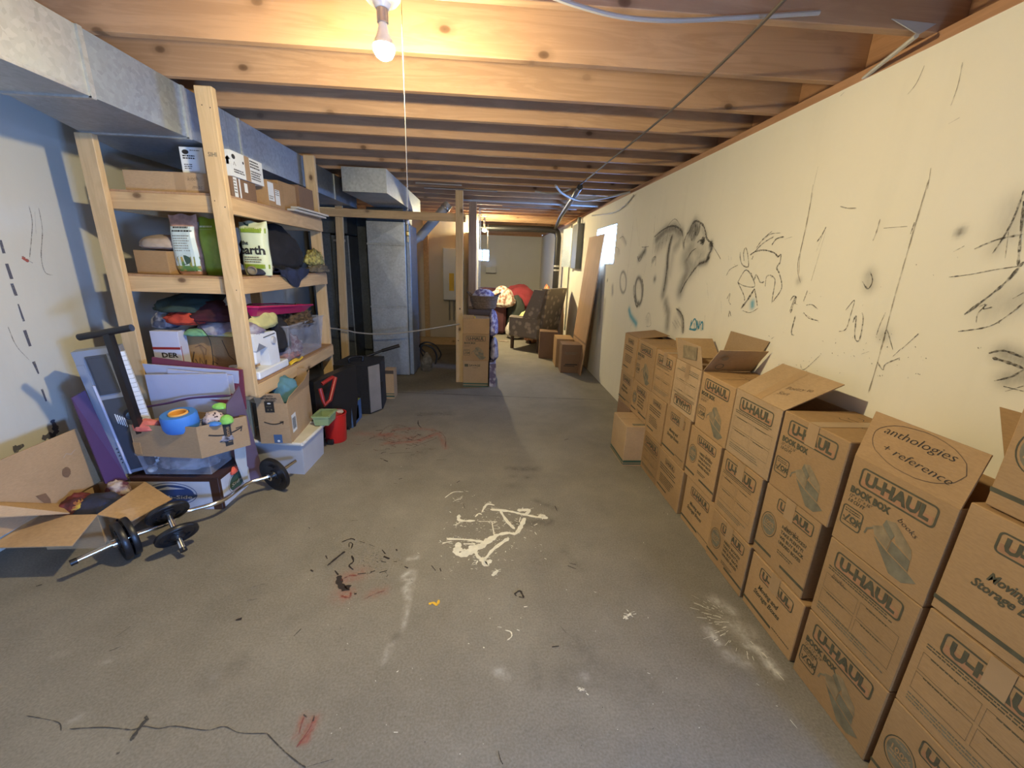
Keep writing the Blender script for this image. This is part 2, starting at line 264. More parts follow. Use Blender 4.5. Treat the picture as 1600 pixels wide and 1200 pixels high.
class MB:
    def __init__(s): s.v = []; s.f = []; s.m = []; s.mats = []; s.T = None
    def mi(s, m):
        if m not in s.mats: s.mats.append(m)
        return s.mats.index(m)
    def add(s, vs, fs, m):
        k = len(s.v); i = s.mi(m)
        for v in vs:
            v = Vector(v); s.v.append(s.T @ v if s.T else v)
        for f in fs: s.f.append(tuple(j+k for j in f)); s.m.append(i)
        return s
    def box(s, x0, x1, y0, y1, z0, z1, m, b=0.0015):
        b = min(b, (x1-x0)*.3, (y1-y0)*.3, (z1-z0)*.3); vs = []; fs = []
        X = (x0, x1); Y = (y0, y1); Z = (z0, z1); idx = {}
        for i in (0, 1):
            for j in (0, 1):
                for k in (0, 1):
                    sx, sy, sz = (1-2*i)*b, (1-2*j)*b, (1-2*k)*b
                    for ax, p in enumerate(((X[i], Y[j]+sy, Z[k]+sz), (X[i]+sx, Y[j], Z[k]+sz), (X[i]+sx, Y[j]+sy, Z[k]))):
                        idx[(i, j, k, ax)] = len(vs); vs.append(p)
                    t = tuple(idx[(i, j, k, a)] for a in range(3)); fs.append(t if (i+j+k) % 2 else t[::-1])
        for a in (0, 1):
            q = [idx[(a, 0, 0, 0)], idx[(a, 0, 1, 0)], idx[(a, 1, 1, 0)], idx[(a, 1, 0, 0)]]; fs.append(q if a == 0 else q[::-1])
            q = [idx[(0, a, 0, 1)], idx[(1, a, 0, 1)], idx[(1, a, 1, 1)], idx[(0, a, 1, 1)]]; fs.append(q if a == 0 else q[::-1])
            q = [idx[(0, 0, a, 2)], idx[(0, 1, a, 2)], idx[(1, 1, a, 2)], idx[(1, 0, a, 2)]]; fs.append(q if a == 0 else q[::-1])
        for a in (0, 1):
            for c in (0, 1):
                fs.append((idx[(a, c, 0, 0)], idx[(a, c, 1, 0)], idx[(a, c, 1, 1)], idx[(a, c, 0, 1)]))
                fs.append((idx[(a, 0, c, 0)], idx[(a, 1, c, 0)], idx[(a, 1, c, 2)], idx[(a, 0, c, 2)]))
                fs.append((idx[(0, a, c, 1)], idx[(1, a, c, 1)], idx[(1, a, c, 2)], idx[(0, a, c, 2)]))
        return s.add(vs, fs, m)
    def slab(s, pts, th, m):
        """a sheet: polygon pts (any plane) given thickness th along its normal"""
        P = [Vector(p) for p in pts]; n = Vector((0, 0, 0))
        for i in range(len(P)): n += P[i].cross(P[(i+1) % len(P)])
        n = n.normalized()*th; k = len(P)
        vs = P + [p-n for p in P]
        fs = [tuple(range(k)), tuple(range(2*k-1, k-1, -1))] + [(i, k+i, k+(i+1) % k, (i+1) % k) for i in range(k)]
        return s.add(vs, fs, m)
    def hexa(s, b4, t4, m):
        return s.add(list(b4)+list(t4), [(3, 2, 1, 0), (4, 5, 6, 7)]+[(i, (i+1) % 4, 4+(i+1) % 4, 4+i) for i in range(4)], m)
    def bar(s, a, b, w, h, m, up=(0, 0, 1)):
        a = Vector(a); b = Vector(b); d = (b-a).normalized(); sd = d.cross(Vector(up)).normalized()*w/2; u = sd.cross(d).normalized()*h/2
        c = [sd+u, -sd+u, -sd-u, sd-u]
        return s.add([a+x for x in c]+[b+x for x in c], [(0, 1, 2, 3), (7, 6, 5, 4)]+[(i, 4+i, 4+(i+1) % 4, (i+1) % 4) for i in range(4)], m)
    def tube(s, pts, r, m, n=8, cap=True):
        P = [Vector(p) for p in pts]; R = r if isinstance(r, (list, tuple)) else [r]*len(P)
        vs = []; fs = []; d = (P[1]-P[0]).normalized()
        u = d.cross(Vector((0, 0, 1)) if abs(d.z) < .9 else Vector((1, 0, 0))).normalized()
        for i, p in enumerate(P):
            d = (P[min(i+1, len(P)-1)]-P[max(i-1, 0)]).normalized(); u = (u-d*u.dot(d)).normalized(); w_ = d.cross(u)
            for k in range(n): t = 2*math.pi*k/n; vs.append(p+(u*math.cos(t)+w_*math.sin(t))*R[i])
        for i in range(len(P)-1):
            for k in range(n): fs.append((i*n+k, i*n+(k+1) % n, (i+1)*n+(k+1) % n, (i+1)*n+k))
        if cap: fs += [tuple(range(n))[::-1], tuple(range((len(P)-1)*n, len(P)*n))]
        return s.add(vs, fs, m)
    def lathe(s, prof, c, m, n=24, axis=(0, 0, 1)):
        """prof: (radius, height) pairs turned about axis through c"""
        a = Vector(axis).normalized(); u = a.cross(Vector((1, 0, 0)) if abs(a.x) < .9 else Vector((0, 1, 0))).normalized(); w_ = a.cross(u); c = Vector(c)
        vs = []; fs = []
        for r, h in prof:
            for k in range(n): t = 2*math.pi*k/n; vs.append(c+a*h+(u*math.cos(t)+w_*math.sin(t))*max(r, 1e-5))
        for i in range(len(prof)-1):
            for k in range(n): fs.append((i*n+k, i*n+(k+1) % n, (i+1)*n+(k+1) % n, (i+1)*n+k))
        return s.add(vs, fs, m)
    # flat marks on a Frame
    def poly(s, fr, pts, m, d=0): return s.add([fr.p(a, b, d) for a, b in pts], [tuple(range(len(pts)))], m)
    def rect(s, fr, a0, b0, a1, b1, m, d=0): return s.poly(fr, [(a0, b0), (a1, b0), (a1, b1), (a0, b1)], m, d)
    def line(s, fr, pts, w_, m, closed=False, d=.0002):
        k = len(pts); vs = []; fs = []
        for i, p in enumerate(pts):
            a = pts[i-1] if (i or closed) else p; b = pts[(i+1) % k] if (i < k-1 or closed) else p
            dx, dy = b[0]-a[0], b[1]-a[1]; l = math.hypot(dx, dy) or 1; nx, ny = -dy/l*w_/2, dx/l*w_/2
            vs += [fr.p(p[0]-nx, p[1]-ny, d), fr.p(p[0]+nx, p[1]+ny, d)]
        for i in range(k if closed else k-1): j = (i+1) % k; fs.append((2*i, 2*j, 2*j+1, 2*i+1))
        return s.add(vs, fs, m)
    def rrect(s, fr, a0, b0, a1, b1, r, w_, m, d=.0002):
        pts = []
        for cx, cy, t0 in ((a1-r, b0+r, -90), (a1-r, b1-r, 0), (a0+r, b1-r, 90), (a0+r, b0+r, 180)):
            for q in range(5): t = math.radians(t0+22.5*q); pts.append((cx+r*math.cos(t), cy+r*math.sin(t)))
        return s.line(fr, pts, w_, m, True, d)
    def oval(s, fr, cx, cy, rx, ry, m, w_=None, n=28, d=.0001, jit=0):
        pts = [(cx+rx*math.cos(2*math.pi*i/n)*(1+random.uniform(-jit, jit)), cy+ry*math.sin(2*math.pi*i/n)*(1+random.uniform(-jit, jit))) for i in range(n)]
        return s.line(fr, pts, w_, m, True, d) if w_ else s.poly(fr, pts, m, d)
    def text(s, fr, t, a, b, size, m, bold=.02, shear=0, width=None, rot=0, align='l', d=.0004):
        vs, fs, mw, mh = text_polys(t, bold, shear); sx = size if width is None else width/max(mw, 1e-3); sy = size
        ox = -mw*sx/2 if align == 'c' else 0; c, sn = math.cos(rot), math.sin(rot)
        return s.add([fr.p(a+(x*sx+ox)*c-y*sy*sn, b+(x*sx+ox)*sn+y*sy*c, d) for x, y in vs], fs, m)
    def fine(s, fr, a0, b0, a1, rows, pitch, m, seed=0, h=.45):
        """small print too fine to read: broken dashes in rows"""
        R = random.Random(seed)
        for r in range(rows):
            a = a0; y = b0-r*pitch; e = a1-(a1-a0)*R.uniform(0, .25)
            while a < e:
                l = R.uniform(.004, .014); s.rect(fr, a, y, min(a+l, e), y+pitch*h, m, .0002); a += l+R.uniform(.0015, .003)
        return s
    def build(s, name, parent=None, smooth=False, loc=None, sub=0):
        me = bpy.data.meshes.new(name)
        if parent is not None:
            o0 = ORIG[parent.name]
        else:
            if loc is None:
                xs = [v.x for v in s.v]; ys = [v.y for v in s.v]; zs = [v.z for v in s.v]
                loc = Vector(((min(xs)+max(xs))/2, (min(ys)+max(ys))/2, min(zs)))
            o0 = Vector(loc)
        me.from_pydata([tuple(v-o0) for v in s.v], [], s.f)
        for m in s.mats: me.materials.append(M(m))
        me.polygons.foreach_set('material_index', s.m)
        if smooth: me.polygons.foreach_set('use_smooth', [True]*len(me.polygons))
        me.update()
        o = bpy.data.objects.new(name, me); COL.objects.link(o)
        if parent is not None: o.parent = parent
        else: o.location = o0
        ORIG[o.name] = o0
        if smooth == 'auto':
            me.polygons.foreach_set('use_smooth', [True]*len(me.polygons)); me.set_sharp_from_angle(angle=math.radians(40))
        if sub: md = o.modifiers.new('sub', 'SUBSURF'); md.levels = md.render_levels = sub
        return o
ORIG = {}
def tag(o, label, cat, group=None):
    o['label'] = label; o['category'] = cat
    if group: o['group'] = group
    return o
def struct(o): o['kind'] = 'structure'; return o
def thing(name, label, cat, loc, group=None):
    o = bpy.data.objects.new(name, None); COL.objects.link(o); o.location = loc; o.empty_display_size = .05; ORIG[o.name] = Vector(loc)
    return tag(o, label, cat, group)
def heap_mb(c, r, mat, seed=0, amp=.25, f=2.2, flat=.0, mb=None, sub=4, ridge=True):
    """a crumpled heap of cloth or a stuffed bag: c = centre of its base, r = half sizes"""
    bm = bmesh.new(); bmesh.ops.create_icosphere(bm, subdivisions=sub, radius=1); mb = mb or MB(); off = Vector((seed*7.3, seed*3.1, seed*1.7))
    vs = []
    for v in bm.verts:
        d = v.co.normalized(); n1 = noise.fractal(d*f+off, 1.0, 2.0, 4)
        rd = (1-abs(noise.noise(d*f*1.7+off*2))*2) if ridge else 0
        k = 1+amp*n1+amp*.35*rd
        p = Vector((d.x*r[0]*k, d.y*r[1]*k, (d.z*k*(1 if d.z > 0 else .35)+.35)*r[2]/1.35)); p.z = max(p.z, 0)
        vs.append(Vector(c)+p)
    fs = [tuple(v.index for v in f_.verts) for f_ in bm.faces]; bm.free()
    return mb.add(vs, fs, mat)
def heap(name, c, r, mat, label, cat, seed=0, group=None, **k):
    return tag(heap_mb(c, r, mat, seed, **k).build(name, smooth=True), label, cat, group)
def curve_pts(P, n=24, sag=0):
    """smooth line through points"""
    P = [Vector(p) for p in P]; out = []
    for i in range(len(P)-1):
        a = P[max(i-1, 0)]; b = P[i]; c = P[i+1]; d = P[min(i+2, len(P)-1)]
        for k in range(n):
            t = k/n; out.append(.5*((2*b)+(c-a)*t+(2*a-5*b+4*c-d)*t*t+(3*b-a-3*c+d)*t**3))
    return out+[P[-1]]

# ------------------------------------------------------------------ wall and floor marks
def zp(ox, oy, sc, pts): return [(ox+x/sc, oy+y/sc) for x, y in pts]
def soft(P3, segs, plane):
    """strength at each vertex of soft smudges: (pixels, radius m, strength, channel)"""
    out = np.zeros((len(P3), 3))
    for px, rad, st, ch in segs:
        st = min(.97, st*1.25) if 'x' in plane else st
        Q = np.array([list(at(u, v, **plane)) for u, v in px])
        if len(Q) == 1: Q = np.vstack([Q, Q+1e-4])
        dmin = np.full(len(P3), 1e9)
        for a, b in zip(Q[:-1], Q[1:]):
            d = b-a; t = np.clip(((P3-a) @ d)/(d @ d+1e-12), 0, 1)
            dmin = np.minimum(dmin, np.linalg.norm(P3-(a+t[:, None]*d), axis=1))
        out[:, ch] = np.maximum(out[:, ch], st*np.exp(-(dmin/rad)**2))
    return out
def grid(us, vs, fn, skip=None):
    V = [fn(u, v) for v in vs for u in us]; n = len(us); F = []
    for j in range(len(vs)-1):
        for i in range(n-1):
            if skip and skip((us[i]+us[i+1])/2, (vs[j]+vs[j+1])/2): continue
            F.append((j*n+i, j*n+i+1, (j+1)*n+i+1, (j+1)*n+i))
    return V, F
def marked(name, V, F, mat, colname, segs, plane, ribbons, fr, ident, flipF=False):
    mb = MB(); mb.add(V, [f[::-1] for f in F] if flipF else F, mat); nv = len(V)
    R = random.Random(5)
    extra = []
    for px, wd, m in ribbons:
        if m == 'white_paint' and wd > .013 and len(px) > 1:
            for q in range(9):
                i = R.randrange(len(px)-1); t = R.random(); u = px[i][0]*(1-t)+px[i+1][0]*t+R.uniform(-5, 5); v = px[i][1]*(1-t)+px[i+1][1]*t+R.uniform(-3.5, 3.5)
                extra.append(([(u, v), (u+R.uniform(-7, 7), v+R.uniform(-3, 3))], R.uniform(.003, .011), m))
    ri = 0
    for px, wd, m in list(ribbons)+extra:
        ri += 1; dz = ri*2.5e-6
        pts = [ident(at(u, v, **plane)) for u, v in px]
        if len(pts) > 2:
            c3 = curve_pts([(p[0], p[1], 0) for p in pts], 5); pts = [(p[0], p[1]) for p in c3]
        # hand-drawn line: taper and wobble the width
        k = len(pts); vs = []; fs = []
        for i, p in enumerate(pts):
            a = pts[max(i-1, 0)]; b = pts[min(i+1, k-1)]; dx, dy = b[0]-a[0], b[1]-a[1]; l = math.hypot(dx, dy) or 1
            ww = wd/2*(.5+.75*R.random())*(1 if 0 < i < k-1 else .4); nx, ny = -dy/l*ww, dx/l*ww
            vs += [fr.p(p[0]-nx, p[1]-ny, dz), fr.p(p[0]+nx, p[1]+ny, dz)]
        mb.add(vs, [(2*i, 2*i+2, 2*i+3, 2*i+1) for i in range(k-1)], m)
    o = mb.build(name, loc=(0, 0, 0)); me = o.data
    A = np.zeros((len(me.vertices), 4)); A[:, 3] = 1
    A[:nv, :3] = soft(np.array([list(v) for v in V]), segs, plane)
    ca = me.color_attributes.new(colname, 'FLOAT_COLOR', 'POINT'); ca.data.foreach_set('color', A.ravel())
    return struct(o)

# right wall with its charcoal drawings
def ell(cx, cy, rx, ry, n=18): return [(cx+rx*math.cos(i*2*math.pi/n), cy+ry*math.sin(i*2*math.pi/n)) for i in range(n+1)]
B = lambda p: zp(960, 300, 5, p); G = lambda p: zp(1200, 280, 3.53, p)
PX = dict(x=XR)
segs = [
 (B([(360, 380), (440, 330), (500, 350)]), .09, .32, 0), (B([(470, 380), (450, 520), (430, 640)]), .05, .25, 0), (B([(600, 330), (660, 420), (700, 470)]), .10, .28, 0), (B([(590, 320), (625, 255), (650, 290), (620, 350)]), .05, .75, 0), (B([(565, 370), (600, 380), (640, 330)]), .05, .35, 0),
 (B([(690, 290), (710, 340), (690, 380)]), .035, .35, 0), (B([(690, 385)]), .03, .9, 0), (B([(752, 410), (755, 440)]), .03, .8, 0),
 (B([(735, 500), (720, 540), (665, 560)]), .03, .7, 0), (B([(640, 460), (690, 490), (650, 520)]), .06, .38, 0),
 (B([(600, 440), (560, 510), (590, 580)]), .09, .5, 0), (B([(560, 540), (570, 620), (530, 720), (512, 780)]), .06, .6, 0), (B([(630, 570), (580, 640)]), .06, .45, 0),
 (B([(330, 370), (400, 300), (470, 280), (520, 320)]), .05, .7, 0), (B([(340, 420), (400, 350), (470, 330)]), .07, .42, 0),
 (B([(450, 350), (430, 420), (418, 500), (412, 600)]), .035, .8, 0), (B([(412, 600), (400, 700), (380, 800)]), .05, .6, 0), (B([(490, 330), (520, 350), (500, 400), (470, 440)]), .05, .45, 0),
 (B([(540, 330), (535, 390), (545, 440)]), .02, .5, 0), (B([(400, 860), (420, 950), (412, 1050)]), .05, .55, 0), (B([(500, 930), (530, 990), (535, 1080)]), .025, .6, 0), (B([(480, 1030)]), .07, .25, 0),
 (B(ell(68, 705, 24, 82)), .018, .6, 0), (B(ell(190, 775, 28, 105)), .024, .95, 0), (B([(190, 860), (178, 890)]), .02, .8, 0),
 (B([(315, 680)]), .03, .7, 0), (B([(210, 500), (190, 520), (240, 460)]), .035, .7, 0), (B([(260, 1000)]), .05, .2, 0), ([(957, 448), (957, 458)], .035, .5, 0), ([(949, 438)], .02, .8, 0),
 (B([(300, 540), (320, 510)]), .02, .5, 0), (B([(60, 350), (90, 400)]), .03, .25, 0), (B([(30, 470)]), .05, .2, 0), ([(940, 440), (937, 500)], .06, .5, 0), ([(945, 470), (940, 520)], .04, .35, 0),
 ([(983, 484), (985, 493), (989, 499), (994, 506)], .034, 1, 1), (B([(1078, 865), (1078, 890)]), .020, 1, 1), ([(936, 470), (933, 520)], .04, .3, 1),
 (G([(560, 530), (560, 590)]), .03, .35, 0), (G([(640, 860)]), .03, .3, 0), (G([(1350, 660), (1250, 700)]), .06, .22, 0), (G([(1380, 150), (1330, 290)]), .05, .25, 0), (G([(1290, 300), (1260, 380)]), .03, .22, 0),
 (G([(170, 560)]), .02, .35, 0), (G([(1060, 290)]), .015, .7, 0), (G([(1300, 960), (1400, 1000)]), .03, .5, 0), (G([(1320, 1100), (1410, 1090)]), .03, .45, 0), (G([(1400, 640), (1340, 690)]), .04, .3, 0)]
rib = [(B(p), w_*1.35, 'charcoal') for p, w_ in [
 ([(680, 372), (700, 380), (690, 390), (672, 388)], .03), ([(745, 400), (760, 410), (758, 430)], .03), ([(735, 500), (725, 520), (738, 515)], .014), ([(178, 700), (182, 760)], .008), ([(190, 690), (192, 755)], .008), ([(202, 700), (200, 760)], .008), ([(60, 660), (64, 700)], .006), ([(74, 655), (72, 700)], .006), ([(160, 800), (168, 880), (185, 895)], .02), ([(215, 680), (226, 740), (222, 820)], .016), ([(155, 720), (150, 790), (162, 860)], .012), ([(600, 470), (570, 540)], .008), ([(640, 440), (600, 470), (560, 540)], .006), ([(680, 480), (660, 520)], .006), ([(620, 300), (600, 350), (605, 380)], .01), ([(640, 250), (630, 300), (640, 340)], .012),
 ([(590, 300), (610, 250), (640, 226), (672, 240), (700, 270), (716, 330), (722, 362), (750, 392), (764, 412), (760, 450), (738, 486), (736, 505), (740, 520), (715, 542), (665, 562), (630, 600), (560, 700), (515, 790)], .012),
 ([(650, 395), (670, 378), (700, 376), (705, 390)], .014), ([(670, 245), (664, 300), (645, 345)], .008), ([(590, 300), (562, 340), (545, 395), (540, 445)], .01),
 ([(312, 352), (370, 303), (430, 270), (480, 270), (525, 302), (534, 350)], .012), ([(450, 345), (428, 430), (414, 540), (410, 620), (385, 780)], .014), ([(400, 290), (470, 210), (520, 270)], .004),
 ([(765, 415), (800, 470), (832, 525)], .004), ([(480, 908), (520, 945), (540, 1010), (536, 1110)], .012), ([(150, 1010), (120, 1060)], .004)]]
rib += [(B([(x, y), (x-25+d, y+60)]), .008, 'charcoal') for x, y, d in [(340, 380, 0), (365, 360, 5), (390, 340, 8), (420, 325, 8), (350, 410, 10), (380, 390, 12), (410, 370, 8), (330, 420, 6), (440, 310, 15), (395, 860, 10), (410, 880, 20), (430, 890, 25), (400, 920, 10), (470, 1000, 60), (490, 990, 50), (500, 1010, 60), (450, 1010, 60)]]
rib += [(B(p), w_, 'charcoal') for p, w_ in [
 ([(985, 470), (984, 515), (1002, 570), (1045, 585), (1048, 540), (1040, 470), (1025, 435), (1010, 480), (1015, 540)], .007), ([(1060, 492), (1110, 462), (1180, 455), (1250, 476), (1278, 505), (1302, 490), (1295, 550), (1270, 590), (1290, 635)], .009),
 ([(1085, 480), (1150, 412), (1200, 375), (1245, 350)], .008), ([(1110, 440), (1160, 370), (1235, 305)], .005), ([(1230, 412), (1270, 365), (1325, 350)], .008), ([(1150, 385), (1220, 330), (1300, 320)], .004), ([(1330, 370), (1390, 350)], .004),
 ([(1068, 632), (1092, 685), (1110, 645), (1140, 705), (1172, 700)], .009), ([(1180, 740), (1188, 668), (1215, 650), (1250, 672), (1255, 710), (1242, 790), (1230, 870)], .007), ([(1290, 640), (1306, 700), (1303, 765), (1238, 858)], .008),
 ([(965, 705), (1030, 608), (1088, 690), (1092, 742), (1010, 732), (965, 705)], .006), ([(965, 705), (1012, 805), (1018, 850)], .008), ([(1095, 755), (1050, 830), (990, 910)], .014), ([(1095, 755), (1110, 830), (1118, 890)], .008), ([(1000, 925), (1060, 942), (1128, 905)], .004),
 ([(875, 655), (905, 605), (968, 570)], .005), ([(892, 500), (896, 535)], .006), ([(914, 508), (916, 532)], .006), ([(1085, 500), (1078, 525)], .012), ([(1232, 415), (1245, 395)], .012), ([(880, 835), (905, 790), (895, 850), (910, 880)], .006),
 ([(893, 980), (900, 930), (912, 970)], .007), ([(1410, 825), (1370, 935)], .012), ([(1375, 850), (1400, 815), (1425, 820)], .006), ([(1510, 770), (1480, 855)], .008), ([(1415, 970), (1385, 1095), (1405, 1120)], .007), ([(1480, 940), (1520, 985), (1595, 1005)], .004),
 ([(1400, 860), (1430, 880)], .005), ([(1500, 885), (1545, 880), (1590, 915)], .005), ([(660, 600), (655, 660)], .004), ([(725, 710), (735, 830)], .003), ([(170, 200), (195, 420)], .004), ([(195, 260), (200, 430)], .004), ([(215, 430), (245, 430), (270, 425)], .01), ([(245, 430), (200, 540), (180, 500)], .012),
 ([(40, 365), (70, 350), (95, 415)], .008), ([(0, 430), (30, 440), (45, 490)], .004), ([(250, 560), (230, 650)], .004), ([(290, 590), (300, 520), (325, 510), (320, 580)], .008), ([(245, 1000), (255, 960), (275, 950), (285, 1040), (250, 1050)], .004)]]
rib += [(B(p), .004, 'crack') for p in [[(152, 210), (120, 480), (95, 700)], [(320, 180), (305, 400), (290, 560)], [(1552, 10), (1500, 250), (1455, 480), (1442, 640)], [(710, 960), (700, 1080)], [(835, 850), (838, 950)]]]
rib += [(G(p), w_*.7, 'charcoal') for p, w_ in [
 ([(322, 262), (300, 305), (272, 345)], .007), ([(305, 300), (268, 400)], .004), ([(810, 238), (788, 302)], .012), ([(565, 510), (578, 560), (552, 605), (522, 565)], .008), ([(430, 722), (478, 668), (458, 745), (432, 825), (392, 840)], .006),
 ([(470, 790), (488, 755), (480, 870), (505, 888), (526, 780), (520, 735)], .009), ([(740, 936), (832, 852)], .010), ([(690, 978), (735, 935)], .008), ([(605, 1008), (635, 1052), (650, 1020), (730, 985)], .006), ([(600, 860), (620, 800), (650, 735)], .005), ([(640, 900), (655, 830), (690, 940)], .006),
 ([(1085, 747), (1250, 622), (1330, 550), (1412, 455)], .012), ([(1050, 840), (1220, 812), (1340, 740), (1412, 680)], .006), ([(1140, 385), (1260, 335), (1412, 303)], .008), ([(1000, 540), (1120, 525), (1250, 500), (1400, 478)], .005), ([(1240, 410), (1330, 270), (1390, 130), (1412, 60)], .007),
 ([(1310, 435), (1328, 290)], .006), ([(1380, 480), (1396, 300), (1412, 120)], .010), ([(1165, 705), (1200, 690), (1190, 715), (1240, 705)], .006), ([(1150, 790), (1160, 740), (1210, 690)], .004), ([(1220, 960), (1300, 945), (1412, 985)], .010), ([(1240, 985), (1330, 1012), (1412, 1045)], .012),
 ([(1250, 1112), (1340, 1090), (1412, 1050)], .007), ([(1300, 1142), (1412, 1170)], .012), ([(1310, 1170), (1412, 1140)], .007), ([(1350, 660), (1412, 625)], .008), ([(1025, 400), (1085, 368)], .005), ([(125, 740), (155, 650), (150, 690)], .012), ([(195, 675), (218, 615)], .008), ([(128, 845), (152, 750)], .008), ([(195, 740), (285, 790)], .004), ([(180, 1020), (200, 1050), (290, 970)], .004), ([(515, 965), (560, 950)], .005), ([(20, 880), (35, 870)], .008)]]
rib += [(G(p), .005, 'crack') for p in [[(890, 0), (850, 130), (780, 370), (700, 650), (640, 880), (600, 1030), (555, 1180)], [(250, 30), (215, 250), (165, 470), (180, 570)], [(620, 220), (600, 290), (580, 340)], [(400, 150), (440, 160), (490, 160)], [(640, 270), (770, 260)], [(240, 560), (320, 290)]]]
rib += [(zp(1200, 0, 4, p), .004, 'crack') for p in [[(1218, 390), (1190, 530), (1145, 660)], [(1130, 775), (1200, 735)], [(315, 1040), (280, 1190)], [(1020, 1050), (1000, 1180)], [(980, 410), (930, 520), (875, 590)], [(455, 600), (480, 575)]]]
rr = random.Random(3)
for i in range(70):
    u, v = 1208+rr.random()*240, 515+rr.random()**.7*75
    if i > 45: u, v = 1085+rr.random()*500, 400+rr.random()*180
    rib.append(([(u, v), (u+rr.uniform(-2, 2), v+rr.uniform(.5, 2.5))], rr.uniform(.003, .009), 'charcoal'))
for p in ([(1078, 512), (1086, 498), (1088, 514), (1077, 514)], [(1089, 500), (1092, 514), (1093, 501)], [(1095, 501), (1096, 517)], [(1094, 508), (1098, 503), (1098, 516)]): rib.append((p, .014, 'teal_paint'))
for p in ([(1081, 500), (1079, 512), (1083, 516)], [(1090, 503), (1090, 516)], [(1085, 504), (1086, 516), (1089, 512)]): rib.append((p, .012, 'teal_paint'))
ys = [YF, 0, .9]+list(np.arange(.9125, 6.2, .0125))+[7, 8, 9, 10.5, YB]; ys = sorted(set(round(float(y), 4) for y in ys))
zs = [0, .3, .6, .9]+list(np.arange(.9125, 2.285, .0125))+[2.29]; zs = sorted(set(round(float(z), 4) for z in zs))
WIN1 = (5.2, 6.15, 1.54, 2.03); WIN3 = (-1.25, -.45, .35, .85)
def wskip(y, z): return any(a < y < b and c < z < d for a, b, c, d in (WIN1, WIN3))
for wdw in (WIN1, WIN3):
    ys = sorted(set(ys+[wdw[0], wdw[1]])); zs = sorted(set(zs+[wdw[2], wdw[3]]))
V, F = grid(ys, zs, lambda y, z: Vector((XR, y, z)), wskip)
wall_r = marked('wall_right', V, F, 'marked_wall', 'soot', segs, PX, rib, Frame((XR, 0, 0), (0, -1, 0), (0, 0, 1), .0012), lambda p: (-p[1], p[2]), True)

# left wall with its row of dashes
rib = [(p, .034, 'grey_mark') for p in [[(0, 375), (6, 396)], [(10, 412), (18, 436)], [(18, 443), (25, 462)], [(28, 475), (37, 502)], [(38, 516), (47, 541)], [(52, 565), (60, 584)], [(65, 608), (72, 627)], [(81, 656), (86, 668), (88, 678)], [(65, 686), (76, 681), (87, 681)], [(20, 703), (28, 700), (37, 695)]]]
rib += [([(45, 322), (50, 345), (49, 370), (46, 402)], .005, 'pencil'), ([(60, 325), (66, 360), (64, 400), (70, 425), (82, 430)], .005, 'pencil'), ([(54, 330), (56, 365)], .004, 'pencil'), ([(12, 510), (25, 540), (45, 562)], .004, 'pencil'),
        ([(35, 400), (38, 405), (45, 408)], .018, 'red_mark'), ([(44, 407), (51, 411)], .005, 'grey_mark'), ([(100, 620), (108, 660)], .004, 'pencil')]
V, F = grid([YF, 0, 2, 4, 8, YB], [0, 1, 2.29], lambda y, z: Vector((XL, y, z)))
marked('wall_left', V, F, 'painted_wall', 'soot', [], dict(x=XL), rib, Frame((XL, 0, 0), (0, 1, 0), (0, 0, 1), .0012), lambda p: (p[1], p[2]))

